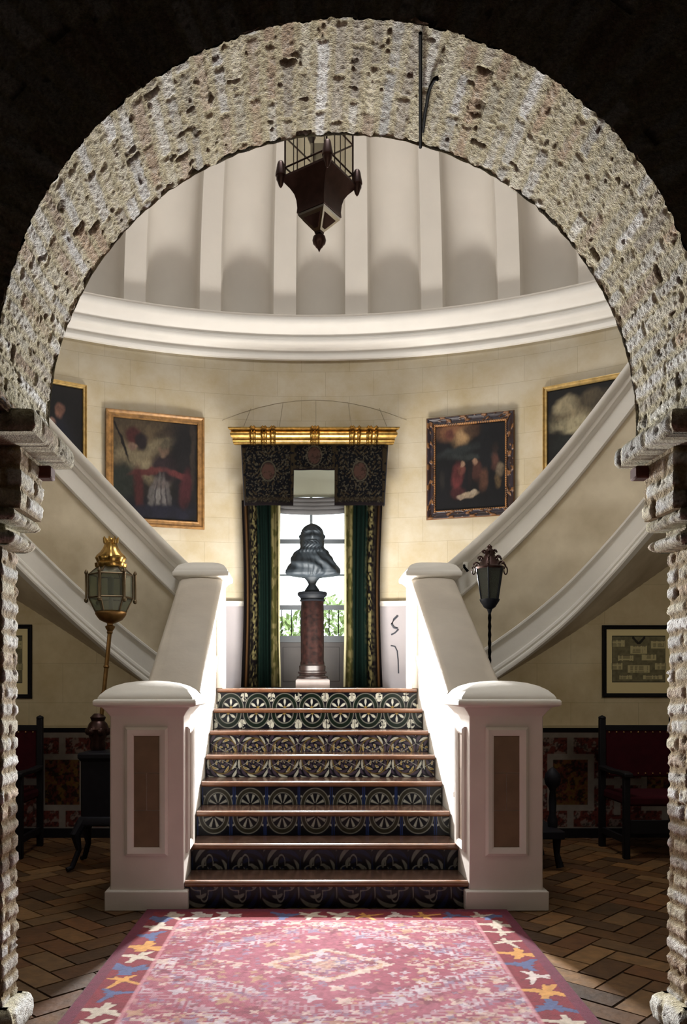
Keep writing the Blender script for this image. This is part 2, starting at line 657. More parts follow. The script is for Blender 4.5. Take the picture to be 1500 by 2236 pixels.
def zb_side(s):
    P = {1: [-.20, .07, .36, .735, 1.20], -1: [-.21, .085, .42, .78, 1.15]}[s]
    ph = [0.3, 0.4, 0.5, 0.6, 0.7]

    def f(a):
        if a <= .3:
            return P[0] - (0.3 - a) * 2.8
        if a >= .7:
            return P[-1] + (a - .7) * (4.4 if s > 0 else 3.8)
        return float(np.interp(a, ph, P))
    return lambda a: sum(f(a + d) for d in (-.06, -.03, 0, .03, .06)) / 5


def low_wall(s, name):
    zb = zb_side(s)
    xs = np.linspace(0.95, 4.4, 40)
    mb = MB()
    top = []
    for x in xs:
        a = math.atan2(x, YW - CY)
        z = E + zb(a) + 0.06
        top.append((s * x, min(max(z, 1.05), E + 4.0)))
    poly = [(s * xs[0], 0.0), (s * xs[-1], 0.0)] + top[::-1]
    mb.prism(poly, 'y', YW, YW + 0.12)
    o = obj(name, mb, M_LOW, smooth=0)
    mesh_uv(o, lambda p: (p.x * 1.0 + 20.3, p.z + 9.93))
    struct(o)


low_wall(-1, 'wall_left')
low_wall(1, 'wall_right')


def dado_colors(X, Z, x0, seed):
    """patterned tile dado: red scrolls, grey-white strapwork frames, black bands top and foot"""
    pw = 0.86
    u = (X - x0) / pw
    u = u - np.floor(u)
    cx = np.abs(u - 0.5) * pw          # distance from panel centre
    zc = np.abs(Z - 0.505)
    n = fbm(X * 26, Z * 26, seed, 3)
    n2 = fbm(X * 60 + 5, Z * 60, seed + 3, 2)
    red, white, ochre, dark = lin((84, 40, 34)), lin((124, 114, 106)), lin((98, 72, 34)), lin((18, 14, 18))
    c = np.broadcast_to(red, X.shape + (3,)).copy()
    c = mix(c, white, sstep(.56, .60, n) * .6)
    c = mix(c, dark, sstep(.56, .62, n2) * .7)
    inner = (cx < .16) & (zc < .205)
    ci = np.broadcast_to(ochre, X.shape + (3,)).copy() * .8
    ci = mix(ci, dark, sstep(.47, .52, n) * .9)
    ci = mix(ci, red, sstep(.5, .6, n2) * .7)
    c = np.where(inner[..., None], ci, c)
    fr = (cx < .215) & (zc < .262) & ~inner
    st1 = (cx < .03) & (zc > .26)
    st2 = ((zc < .03) & (cx > .21)) | ((cx > .40) & (zc < .30))
    fringe = (zc > .405)
    wmask = fr | st1 | st2 | fringe
    c = np.where(wmask[..., None], white * (0.75 + .25 * n[..., None]), c)
    band = (Z > .955) | (Z < .085)
    c = np.where(band[..., None], lin((16, 14, 18)), c)
    return c


def dado(s, name):
    xa, xb = s * 1.30, s * 4.3
    xs = np.linspace(min(xa, xb), max(xa, xb), 400)
    zs = np.linspace(0.0, 1.0, 130)
    X, Z = np.meshgrid(xs, zs)
    P = np.stack([X, np.full_like(X, YW - 0.022), Z], -1)
    o = grid(name, P, dado_colors(X, Z, s * 2.32 - 0.43, 5 if s > 0 else 9), M_TILE, smooth=0, thick=0.02)
    struct(o)
    mb = MB().box(min(xa, xb), max(xa, xb), YW - 0.035, YW, 1.0, 1.022)
    struct(obj(name + '_ledge', mb, M_LOW))


dado(-1, 'trim_dado_left')
dado(1, 'trim_dado_right')
for s in (-1, 1):
    mb = MB().box(min(s * 1.3, s * 4.3), max(s * 1.3, s * 4.3), YW - 0.04, YW, 0, 0.085)
    struct(obj('baseboard_left' if s < 0 else 'baseboard_right', mb, M_BLACKWOOD))

# ---- the brick arch
AR, AZ = 1.205, E + 1.056
Y0, Y1 = 2.73, 3.30
BR_T = [lin(c) for c in [(224, 226, 222), (206, 206, 200), (214, 210, 190), (198, 182, 162), (236, 238, 236), (186, 180, 166), (212, 206, 182), (190, 170, 146), (226, 226, 218)]]
MORT = lin((214, 206, 174))


def brick_field(S, T, pitch, blen, seed, rough=1.0, joint=0.0):
    """displacement and colour for coursed brick; S across the courses, T along them (metres)"""
    wob = (fbm(T * 3, S * 3, seed + 50, 2) - .5) * 0.02
    S2 = S + wob
    i = np.floor(S2 / pitch)
    fs = (S2 / pitch - i) * pitch
    off = hsh(i, i * 0 + 3, seed) * blen
    L = blen * (0.75 + 0.5 * hsh(i, i * 0 + 8, seed + 2))
    j = np.floor((T + off) / L)
    ft = ((T + off) / L - j) * L
    h1, h2, h3 = hsh(i, j, seed + 1), hsh(i, j, seed + 4), hsh(i, j, seed + 6)
    e = np.minimum(np.minimum(fs, pitch - fs), np.minimum(ft, L - ft))
    mort = 1 - sstep(0.004 + .006 * h3, 0.016 + .008 * h3, e + (fbm(S * 45, T * 45, seed + 9, 3) - .5) * .014)
    n = fbm(S * 80, T * 62, seed + 11, 4) - .5
    n2 = fbm(S * 9, T * 9, seed + 12, 3) - .5
    hole = (hsh(i, j, seed + 31) > .88) * sstep(.035, .012, ft + .02 * (fbm(S * 50, T * 50, seed + 33, 2) - .5)) * sstep(.004, .014, e + .012)
    pit = np.clip(sstep(.80, .86, fbm(S * 26, T * 22, seed + 21, 2)) * .8 + hole, 0, 1)
    d = (1 - mort) * (.001 + .0035 * h1) - mort * .002 + n * .0085 * rough + n2 * .003 - pit * .009
    tint = np.array(BR_T)[(h2 * len(BR_T)).astype(int) % len(BR_T)]
    c = tint * (0.68 + .36 * h1[..., None])
    c = mix(c, MORT * .78, np.clip(mort * .85 + sstep(.05, .22, n2) * .5, 0, 1))
    c = mix(c, lin((226, 222, 212)), sstep(.06, .26, n) * .4)
    c = mix(c, lin((132, 118, 92)), sstep(.06, .24, -n) * .5)
    c = mix(c, lin((70, 52, 38)), pit * .8)
    if joint:
        d = d - mort * .002 * joint
        c = mix(c, lin((128, 104, 66)), mort * .7 * joint)
    return d, c


def build_arch():
    # soffit: arc from left springing over the top to the right springing
    a0, a1 = PI + 0.075, -0.075
    nS, nT = 1000, 130
    s = np.linspace(0, (a0 - a1) * AR, nS)
    t = np.linspace(0, Y1 - Y0, nT)
    S, T = np.meshgrid(s, t, indexing='ij')
    A = a0 - S / AR
    d, c = brick_field(S, T, 0.064, 0.30, 3)
    rad = AR - d
    dep = Y1 - Y0
    i = np.floor(S / 0.064)
    je = (hsh(i, i * 0, 77) - .5) * .02
    je0 = (hsh(i, i * 0, 79) - .5) * .02
    Y = Y0 + T + je * (T / dep) ** 3 + je0 * (1 - T / dep) ** 3
    P = np.stack([rad * np.cos(A), Y, AZ + rad * np.sin(A)], -1)
    struct(grid('wall_arch_soffit', P, c, M_BRICK, smooth=60))
    # front ring of voussoirs (radial bricks seen end on) and far ring
    for nm, yy, sg in (('wall_arch_front', Y0, -1), ('wall_arch_rear', Y1, 1)):
        nS, nT = (520, 110) if sg < 0 else (160, 12)
        s = np.linspace(0, (a0 - a1) * 1.55, nS)
        t = np.linspace(-0.005, 1.15, nT)
        S, T = np.meshgrid(s, t, indexing='ij')
        A = a0 - S / 1.55
        d, c = brick_field(S, T, 0.083, 0.30, 13)
        R = AR + T
        P = np.stack([R * np.cos(A), yy + sg * (d + .005), AZ + R * np.sin(A)], -1)
        struct(grid(nm, P, c * (0.55 if sg < 0 else 1), M_BRICK, smooth=60))  # shade of the unlit hall side is put into the front ring's colour
    # wall mass above and beside
    mb = MB()
    n = 48
    outer, inner = [], []
    for k in range(n + 1):
        a = a0 - (a0 - a1) * k / n
        inner.append(((AR + .03) * math.cos(a), AZ + (AR + .03) * math.sin(a)))
        r = 20
        ca, sa = math.cos(a), math.sin(a)
        q = min(abs(6.2 / ca) if abs(ca) > 1e-6 else 1e9, (10.0 - AZ) / sa if sa > 1e-6 else 1e9)
        outer.append((q * ca, AZ + q * sa))
    for k in range(n):
        quad = [inner[k], inner[k + 1], outer[k + 1], outer[k]]
        vs = [(p[0], Y0 + .012, p[1]) for p in quad] + [(p[0], Y1 - .012, p[1]) for p in quad]
        mb.add(vs, [(0, 1, 2, 3), (7, 6, 5, 4), (0, 4, 5, 1), (2, 6, 7, 3)])
    # top corners of the mass, above the arch's outer fan
    mb.box(-6.2, 6.2, Y0 + .012, Y1 - .012, 9.0, 10.0)
    # lower wall wings beyond the piers
    zs = AZ + AR * math.sin(a1)
    for s in (-1, 1):
        mb.box(min(s * 1.62, s * 6.2), max(s * 1.62, s * 6.2), Y0 + .012, Y1 - .012, 0, AZ - 0.1)
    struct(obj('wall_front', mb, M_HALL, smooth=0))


build_arch()


def brick_slab(seedn, x0, x1, y0, y1, z0, z1, s, rows, flat=0.0, tint=1.0, rx=0.02, ridge=1.0, top=True):
    """a block of brick courses whose inner, front and rear faces are displaced; s = side (+1 right), x given as |x|"""
    # path around inner corner:   front face (from outside in) -> inner face -> rear face
    per = [(x1, y0), (x0, y0), (x0, y1), (x1, y1)]
    seg = [math.dist(per[k], per[k + 1]) for k in range(3)]
    tot = sum(seg)
    n = max(60, int(tot / 0.009))
    q = np.linspace(0, tot, n)
    px = np.interp(q, np.cumsum([0] + seg), [p[0] for p in per])
    py = np.interp(q, np.cumsum([0] + seg), [p[1] for p in per])
    # smooth normals around corners
    nx = np.where((q > seg[0] - rx) & (q < seg[0] + seg[1] + rx), -1.0, 0.0)
    ny = np.where(q < seg[0] + rx, -1.0, np.where(q > seg[0] + seg[1] - rx, 1.0, 0.0))
    nz = max(6, int((z1 - z0) / 0.0075))
    z = np.linspace(z0, z1, nz)
    Z, Q = np.meshgrid(z, q, indexing='ij')
    d, c = brick_field(Z - z0 + .002, Q, (z1 - z0) / rows, 0.24, seedn, 1.0, 1.0 if rows > 2 else 0.0)
    d = d * ridge
    if flat:
        v = (Z - z0) / (z1 - z0) * 2 - 1
        d = d - flat * (1 - np.sqrt(np.clip(1 - v * v, 0, 1)))
    P = np.stack([s * (px[None, :] + nx[None, :] * d), py[None, :] + ny[None, :] * d, Z], -1)
    caps = []
    if top:
        # close top and bottom with one collapsed ring each
        mid = np.array([s * (x0 + x1) / 2, (y0 + y1) / 2])
        P0 = P[:1].copy()
        P0[..., 0] = s * x1
        P0[..., 1] = np.clip(P0[..., 1], y0, y1)
        P1 = P[-1:].copy()
        P1[..., 0] = s * x1
        P1[..., 1] = np.clip(P1[..., 1], y0, y1)
        P = np.concatenate([P0, P, P1], 0)
        c = np.concatenate([c[:1], c, c[-1:]], 0)
    return P, c * tint


def pier(s, side):
    nm = 'wall_pier_' + side
    parts = [
        # seed, x0, x1, y0, y1, z0, z1, rows, rounding, tint
        (31, 1.33, 1.75, 3.135, 3.305, 0.10, E + .555, 27, 0, 1.0),
        (37, 1.275, 1.75, 3.09, 3.335, 0.0, 0.13, 1, .03, 1.0),
        (32, 1.262, 1.75, 3.06, 3.325, E + .545, E + .60, 1, .03, .9),
        (33, 1.315, 1.75, 3.12, 3.30, E + .598, E + .632, 1, 0, .9),
        (34, 1.245, 1.75, 3.02, 3.325, E + .63, E + .675, 1, .012, .8),
        (35, 1.225, 1.75, 3.03, 3.30, E + .672, E + .905, 3, 0, 1.0),
        (36, 1.115 if s < 0 else 1.135, 1.75, 2.85, 3.37, E + .905, E + .985, 1, .008, .72),
    ]
    for k, (sd, x0, x1, y0, y1, z0, z1, rows, fl, ti) in enumerate(parts):
        P, c = brick_slab(sd + (50 if s > 0 else 0), x0, x1, y0, y1, z0, z1, s, rows, fl, ti)
        o = grid(nm if k == 0 else 'trim_impost_' + side, P, c, M_BRICK, smooth=60, flip=(s > 0))
        struct(o)
    # broken brick ends sticking out under the impost
    mb = MB()
    for (xa, za) in ((1.175, .84), ):
        mb.box(min(s * xa, s * 1.3), max(s * xa, s * 1.3), 3.24, 3.31, E + za, E + za + .05)
    struct(obj('trim_brick_end_' + side, mb, mat('raw_brick', (0.09, 0.022, 0.014), 0.9, var=0.4, vscale=30), bevel=.008))
    # flat soffit behind the impost where the hall-side wall is set back
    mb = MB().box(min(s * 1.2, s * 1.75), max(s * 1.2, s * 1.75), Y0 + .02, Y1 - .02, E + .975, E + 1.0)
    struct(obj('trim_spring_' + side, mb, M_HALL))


pier(-1, 'left')
pier(1, 'right')

# ---- dark hall on the camera's side
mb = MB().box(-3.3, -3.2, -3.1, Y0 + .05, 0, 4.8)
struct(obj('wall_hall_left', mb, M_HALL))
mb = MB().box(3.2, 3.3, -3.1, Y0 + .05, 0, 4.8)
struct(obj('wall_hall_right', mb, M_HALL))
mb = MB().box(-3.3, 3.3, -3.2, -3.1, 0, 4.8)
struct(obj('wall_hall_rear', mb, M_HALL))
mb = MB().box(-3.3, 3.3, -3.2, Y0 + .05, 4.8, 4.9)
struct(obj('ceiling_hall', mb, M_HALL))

# ================================================================== STAIRS
R_, T_ = 0.17, 0.30
SW = 0.878


def tile_color(X, Z, k, zb):
    """painted azulejo risers; k = 1 (lowest) .. 8 (highest)"""
    tw = 2 * SW / 7.4
    u = (X + SW) / tw
    ui = np.floor(u)
    u = u - ui - 0.5
    h = 0.135
    v = (Z - zb) / h                      # 0..1 up the riser
    up = k % 2 == 0                      # even risers show the upper half of the motif
    w = (v if up else v - 1.0) * 0.5 * (h / tw) * 2 * 0.86
    r = np.hypot(u, w)
    th = np.arctan2(w, u)
    n = fbm(X * 40, Z * 40, k, 3)
    navy, white, green, yel, blue, purp = lin((14, 18, 30)), lin((222, 224, 212)), lin((34, 58, 44)), lin((186, 158, 84)), lin((42, 64, 120)), lin((120, 104, 130))
    c = np.broadcast_to(navy, X.shape + (3,)).copy()
    fam = (k - 1) // 2
    if fam == 3:
        ring = sstep(.30, .325, r) * (1 - sstep(.455, .48, r))
        c = mix(c, green * .4, ring * .9)
        edge = np.exp(-((r - .315) / .014) ** 2) + np.exp(-((r - .46) / .014) ** 2)
        c = mix(c, white * .55, np.clip(edge, 0, 1) * .8)
        pet = sstep(.15, .55, np.cos(6 * th + PI / 2 * 2) * .8 + .25 - np.abs(r - .17) * 6)
        c = mix(c, white, pet * (r < .29))
        c = mix(c, yel, sstep(.07, .03, r))
        cu, cw = .5 - np.abs(u), .36 - np.abs(w)
        tri = (cu < .13) & (np.abs(cw - .02) < .14) & (np.abs(cu) + np.abs(cw) * .8 < .17)
        c = mix(c, white, (tri & (n > .36)).astype(float))
        ln = np.abs(cu - np.clip(cw, 0, 1) * .7) < .018
        c = mix(c, white * .7, (ln & (r > .48)).astype(float))
    elif fam == 2:
        q = np.sin(th * 5 + np.sin(r * 20) * 1.3) * np.sin(r * 24)
        c = mix(c, purp * .6, sstep(.1, .5, -q) * .8)
        c = mix(c, white, sstep(.30, .55, q))
        c = mix(c, yel, sstep(.45, .7, q * (n + .45)) * (r < .42))
        v2 = np.abs(w * 2) - np.abs(u)
        c = mix(c, white * .8, (np.abs(v2) < .02).astype(float) * .8)
        g = np.exp(-((r - .40) / .02) ** 2)
        c = mix(c, yel * .7, g * .7)
    elif fam == 1:
        ring = sstep(.31, .33, r) * (1 - sstep(.43, .45, r))
        c = mix(c, lin((64, 62, 50)), ring)
        edge = np.exp(-((r - .32) / .012) ** 2) + np.exp(-((r - .44) / .012) ** 2)
        c = mix(c, white * .6, np.clip(edge, 0, 1))
        st = np.abs(np.sin(th * 4)) * (r < .29) * (r > .05)
        c = mix(c, white * .75, sstep(.72, .95, st))
        c = mix(c, blue, (np.abs(np.abs(u) - .5) < .045).astype(float))
        cu, cw = .5 - np.abs(u), .36 - np.abs(w)
        leaf = np.abs(cw - .10 - cu * .5) < .028
        c = mix(c, white * .8, (leaf & (r > .455) & (cu > .05)).astype(float))
    else:
        q = np.sin(th * 3 + r * 16) * np.cos(r * 13)
        c = mix(c, white * .55, sstep(.42, .7, q))
        c = mix(c, blue * .7, sstep(.25, .6, -q) * .8)
        lob = np.abs(r - .25 - .1 * np.cos(4 * th)) < .022
        c = mix(c, white * .55, lob.astype(float))
    gr = (np.abs(np.abs(u) - .5) < .008)
    c = mix(c, lin((24, 24, 28)), gr.astype(float))
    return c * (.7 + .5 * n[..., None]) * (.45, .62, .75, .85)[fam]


def build_stairs():
    root = thing('staircase', (0, 6.0, 0), 'straight flight of eight brown steps with painted tile risers up to landing', 'staircase')
    body = MB()
    for k in range(1, 9):
        y = 5.0 + (k - 1) * T_
        zb, zt = (k - 1) * R_, k * R_
        tr = MB()
        if k < 8:
            body.box(-SW, SW, y + .05, y + T_ + .05, 0.0, zt - .036)
            tr.box(-SW, SW, y + .045, y + T_ + .03, zt - .035, zt - .001)
            o = obj('tread', tr, M_TREAD, root, bevel=.002)
        else:
            tr.box(-.93, .93, y + .045, 7.525, zt - .14, zt - .001)
            tr.box(-1.7, 1.7, 7.525, 9.05, zt - .14, zt - .001)
            tr.box(-.9, .9, 9.05, 9.30, zt - .14, zt - .001)
            tr.box(-.535, .535, 9.30, 9.76, zt - .14, zt - .001)
            o = obj('landing', tr, M_LAND, root)
            body.box(-SW, SW, y + .05, 9.3, 0.0, zt - .141)
        ns = MB()
        ns.prism([(y + .046, zt - .035), (y + .008, zt - .035), (y, zt - .027), (y, zt - .009), (y + .008, zt), (y + .046, zt)], 'x', -SW, SW)
        obj('nosing', ns, M_NOSE, o, smooth=60)
        xs = np.linspace(-SW, SW, 620)
        zs = np.linspace(zb, zt - .035, 54)
        X, Z = np.meshgrid(xs, zs)
        P = np.stack([X, np.full_like(X, y + .028), Z], -1)
        grid('riser', P, tile_color(X, Z, k, zb), M_TILE, root, smooth=0, thick=.02)
    obj('stair_core', body, M_NEWEL, root)


build_stairs()


# ---- newel posts
def square_frame(mb, cx, cz, w, h, t, axis, pos, depth, sgn):
    """mitred raised frame on a face; axis 'y' = frontal face at y=pos, 'x' = side face at x=pos"""
    prof = [(0, 0), (.0, depth * .55), (t * .3, depth), (t * .7, depth * .75), (t, depth * .35), (t, -depth * .2)]
    rs = []
    for (ux, uz) in ((-1, -1), (1, -1), (1, 1), (-1, 1)):
        ring = []
        for (o, d) in prof:
            a = cx + ux * (w / 2 - o)
            b = cz + uz * (h / 2 - o)
            ring.append((a, pos + sgn * d, b) if axis == 'y' else (pos + sgn * d, a, b))
        rs.append(ring)
    n = len(prof)
    vs = [p for r in rs for p in r]
    fs = []
    for k in range(4):
        k2 = (k + 1) % 4
        for i in range(n - 1):
            fs.append((k * n + i, k * n + i + 1, k2 * n + i + 1, k2 * n + i))
    mb.add(vs, fs)


def newel(s, side):
    cx, cy, h = s * 1.1075, 5.2075, .2265
    lab = {'left': 'stout cream newel post at stair foot, on the left, beside the brass pole lantern',
           'right': 'stout cream newel post at stair foot, on the right, below the framed print'}[side]
    root = thing('newel_post', (cx, cy, 0), lab, 'post', 'newel posts at the stair foot')
    sh = MB().square([(h, .10), (h, 1.19), (h + .006, 1.20), (h + .02, 1.222), (h + .045, 1.25)], cx, cy)
    obj('shaft', sh, M_NEWEL, root, bevel=.006)
    pl = MB().square([(h + .028, 0), (h + .028, .118), (h + .018, .124), (h - .01, .124)], cx, cy)
    obj('plinth', pl, M_NEWEL, root, bevel=.004)
    cp = MB().square([(h + .04, 1.248), (h + .078, 1.258), (h + .086, 1.266), (h + .086, 1.288), (h + .078, 1.297), (h + .062, 1.300),
                      (h + .062, 1.308), (h + .052, 1.325), (h + .022, 1.355), (h - .02, 1.380), (h - .075, 1.399), (h - .14, 1.410), (.02, 1.414), (0, 1.414)], cx, cy)
    obj('cap', cp, M_WHITE, root, smooth=50)
    # framed inset panels on the front, the stair side and the outer side
    for axis, pos, sg, c0 in (('y', cy - h, -1, cx), ('x', cx - s * h, -s, cy), ('x', cx + s * h, s, cy)):
        fr = MB()
        square_frame(fr, c0, .73, .262, .79, .052, axis, pos, .026, sg)
        f = obj('panel_frame', fr, M_NEWEL, root, smooth=30, recalc=False)
        pn = MB()
        hw, hz = .262 / 2 - .05, .79 / 2 - .05
        for k in range(3):
            z0 = .73 - hz + k * 2 * hz / 3
            z1 = z0 + 2 * hz / 3 - .003
            for q in ((-hw, -.0015), (.0015, hw)) if k == 1 else ((-hw, hw),):
                if axis == 'y':
                    pn.box(c0 + q[0], c0 + q[1], pos - .004, pos + .004, z0, z1)
                else:
                    pn.box(pos - .004, pos + .004, c0 + q[0], c0 + q[1], z0, z1)
        obj('panel', pn, M_NICHE, f, smooth=0)
    return root


newel(-1, 'left')
newel(1, 'right')


def upper_newel(s, side):
    cx, cy, h = s * 1.02, 7.30, .185
    lab = {'left': 'upper cream newel post at the landing edge, left of the window curtains',
           'right': 'upper cream newel post at the landing edge, right of the window curtains'}[side]
    root = thing('landing_newel_post', (cx, cy, 1.36), lab, 'post', 'newel posts on the landing')
    z = 1.36
    obj('shaft', MB().square([(h, z), (h, z + .93), (h + .015, z + .95), (h + .04, z + .975)], cx, cy), M_WHITE, root, bevel=.006)
    obj('cap', MB().square([(h + .035, z + .972), (h + .055, z + .98), (h + .06, z + .99), (h + .06, z + 1.02), (h + .05, z + 1.03), (h + .045, z + 1.045), (h + .015, z + 1.085),
                            (h - .04, z + 1.112), (h - .1, z + 1.125), (.01, z + 1.13), (0, z + 1.13)], cx, cy), M_WHITE, root, smooth=50)


upper_newel(-1, 'left')
upper_newel(1, 'right')


# ---- straight sloping parapets of the lower flight
def parapet(s, side):
    lab = {'left': 'sloping cream stair parapet climbing between the two left newel posts',
           'right': 'sloping cream stair parapet climbing between the two right newel posts'}[side]
    root = thing('stair_parapet', (s * 1.03, 6.2, 0), lab, 'parapet', 'straight stair parapets')
    ya, yb = 5.434, 7.115

    def zc(y):
        return 1.375 + (y - 5.45) * .585
    x0, x1 = .888, 1.175
    wl = MB().prism([(ya, 0), (yb, 0), (yb, zc(yb) - .10), (ya, zc(ya) - .10)], 'x', min(s * x0, s * x1), max(s * x0, s * x1))
    obj('parapet_wall', wl, M_WHITE, root, smooth=0)
    # cap: swept rounded section
    sec = [(.888, -.13), (.868, -.125), (.862, -.11), (.868, -.098), (.845, -.085), (.828, -.065), (.824, -.045), (.832, -.026), (.87, -.008), (.95, .004), (1.03, .008), (1.11, .004), (1.18, -.008),
           (1.205, -.026), (1.21, -.05), (1.2, -.07), (1.175, -.09), (1.175, -.13)]
    cp = MB().rings([[(s * a, y, zc(y) + b) for a, b in sec] for y in (ya, yb)])
    obj('cap', cp, mat('parapet_cap_plaster', (0.56, 0.50, 0.42), 0.55, var=.14, vscale=4, bump=.15, bscale=30), root, smooth=60)
    # string moulding along the stair side
    st = MB()
    for y_, dz in ((None, None),):
        st.rings([[(s * (x0 + .004), y, zc(y) - .74), (s * (x0 - .018), y, zc(y) - .73), (s * (x0 - .018), y, zc(y) - .70), (s * (x0 + .004), y, zc(y) - .69)] for y in (ya, yb)])
    obj('string_moulding', st, M_WHITE, root, smooth=0)


parapet(-1, 'left')
parapet(1, 'right')


# ---- curved upper flights
def curved_flight(s, side):
    lab = {'left': 'curved upper flight sweeping up to the left with white moulded rail and tan panel',
           'right': 'curved upper flight sweeping up to the right with white moulded rail and tan panel'}[side]
    rp = 4.1
    ph0, ph1, n = 0.268, 1.18, 90
    zt, zb = zt_side(s), zb_side(s)
    root = thing('curved_staircase', (s * 2.6, 6.4, E), lab, 'staircase', 'curved upper flights')
    fl = 1 if s > 0 else -1
    phs = [ph0 + (ph1 - ph0) * k / n for k in range(n + 1)]

    def pt(a, r, z):
        return (s * r * math.sin(a), CY + r * math.cos(a), z)

    def sweep(mb, secs):
        mb.rings([[pt(a, rp + dr, E + z) for dr, z in secs(a)] for a in phs])

    mb = MB()
    sweep(mb, lambda a: [(0, zb(a) + .30), (0, zt(a) - .37), (.2, zt(a) - .37), (.2, zb(a) + .30)])
    obj('parapet_panel', mb, M_PANEL, root, smooth=40)
    rs = [(.02, -.40), (-.02, -.40), (-.032, -.385), (-.032, -.37), (-.012, -.36), (-.012, -.20), (-.022, -.19), (-.03, -.165), (-.045, -.155), (-.05, -.13), (-.052, -.11), (-.07, -.095),
          (-.085, -.07), (-.09, -.04), (-.085, -.012), (-.065, 0), (.1, .012), (.26, 0), (.28, -.02), (.28, -.06), (.22, -.10), (.2, -.40)]
    mb = MB()
    sweep(mb, lambda a: [(d, zt(a) + z) for d, z in rs])
    obj('rail', mb, M_WHITE, root, smooth=35)
    ss = [(.03, .345), (-.02, .345), (-.034, .335), (-.034, .315), (-.012, .30), (-.012, .115), (-.03, .10), (-.035, .075), (-.028, .055), (-.045, .04), (-.05, .02), (-.045, 0), (.06, 0), (.08, .345)]
    mb = MB()
    sweep(mb, lambda a: [(d, zb(a) + z) for d, z in ss])
    obj('string', mb, M_WHITE, root, smooth=35)
    # soffit slab and steps
    mb = MB()
    sweep(mb, lambda a: [(.04, zb(a) + .012), (1.93, zb(a) + .012), (1.93, zb(a) + .30), (.04, zb(a) + .30)])
    obj('soffit', mb, M_LOW if False else M_PANEL, root, smooth=40)
    mb = MB()
    a = 0.31
    k = 0
    while a < ph1 - .05:
        a2 = a + R_ / 3.9
        z = 1.36 + (k + 1) * R_ - E
        ring = []
        for aa in (a, a2 + .004):
            ring.append([pt(aa, rp + .19, E + z - .22), pt(aa, rp + 1.9, E + z - .22), pt(aa, rp + 1.9, E + z), pt(aa, rp + .19, E + z)])
        mb.rings(ring)
        a = a2
        k += 1
    obj('steps', mb, M_NOSE, root, smooth=0)


curved_flight(-1, 'left')
curved_flight(1, 'right')

# short returns of the landing wall beside the curtains: white dado rail, painted scroll
for s, nm in ((-1, 'trim_landing_rail_left'), (1, 'trim_landing_rail_right')):
    mb = MB()
    a0, a1 = 0.128, 0.24
    prof = [(RW, E + .93), (RW - .03, E + .93), (RW - .04, E + .95), (RW - .07, E + .965), (RW - .07, E + .985), (RW, E + .99)]
    rs = []
    for k in range(9):
        a = s * (a0 + (a1 - a0) * k / 8)
        rs.append([(r * math.sin(a), CY + r * math.cos(a), z) for r, z in prof])
    mb.rings(rs)
    struct(obj(nm, mb, M_WHITE))
    mb = MB()
    rs = []
    for k in range(9):
        a = s * (a0 + .004 + (a1 - a0 - .004) * k / 8)
        rs.append([(r * math.sin(a), CY + r * math.cos(a), z) for r, z in ((RW, 1.36), (RW - .03, 1.36), (RW - .03, E + .93), (RW, E + .93))])
    mb.rings(rs)
    struct(obj('trim_landing_dado_left' if s < 0 else 'trim_landing_dado_right', mb, mat('landing_dado_plaster', (0.42, 0.39, 0.41), .6, var=.1)))

# ================================================================== WINDOW
root = bpy.data.objects.new('window_1', None)
COL.objects.link(root)
root.location = (0, 9.70, 1.36)
WL[root] = Vector(root.location)
struct(root)
yw = 9.70
mb = MB()
mb.box(-.54, -.40, yw, yw + .06, 1.36, E + 2.62)
mb.box(.40, .54, yw, yw + .06, 1.36, E + 2.62)
mb.box(-.40, .40, yw, yw + .06, E + 2.52, E + 2.62)
obj('window_frame', mb, M_WINFRAME, root)
mb = MB()
for z, t in ((E + 1.75, .05), (E + 1.345, .018), (E + .955, .055), (E + .575, .075)):
    mb.box(-.40, .40, yw + .005, yw + .05, z - t / 2, z + t / 2)
mb.box(-.016, .016, yw + .005, yw + .05, E + 1.77, E + 2.52)
obj('glazing_bar', mb, M_WINFRAME, root)
mb = MB().box(-.40, .40, yw + .012, yw + .04, 1.36, E + .54)
mb.box(-.34, -.02, yw, yw + .02, 1.44, E + .48)
mb.box(.02, .34, yw, yw + .02, 1.44, E + .48)
obj('lower_panel', mb, M_DOORPAN, root, bevel=.006)
mb = MB().box(-.40, .40, yw + .024, yw + .030, E + .60, E + 2.52)
obj('pane', mb, G_WIN, root)

# garden outside
mb = MB().box(-12, 12, 9.9, 26, 1.10, 1.30)
g = struct(obj('garden_ground', mb, M_GROUND))
g['kind'] = 'structure'


def hedge():
    vs, fs = [], []
    r = random.Random(3)
    for k in range(5200):
        x = r.uniform(-3.2, 3.2)
        top = 2.72 + .10 * math.sin(x * 2.1) + .12 * math.sin(x * 5.7)
        z = 1.30 + (top - 1.30) * r.random()
        y = 13.5 + r.uniform(-.45, .45)
        a = r.uniform(.05, .11)
        d1 = Vector((r.uniform(-1, 1), r.uniform(-1, 1), r.uniform(-1, 1))).normalized()
        d2 = d1.orthogonal().normalized()
        p = Vector((x, y, z))
        n = len(vs)
        vs += [tuple(p - d1 * a), tuple(p + d2 * a * .4), tuple(p + d1 * a), tuple(p - d2 * a * .4)]
        fs.append((n, n + 1, n + 2, n + 3))
    m = MB()
    m.v, m.f = vs, fs
    o = obj('hedge', m, M_LEAF, recalc=False)
    tag(o, 'sunlit green hedge in the garden beyond the window', 'hedge')


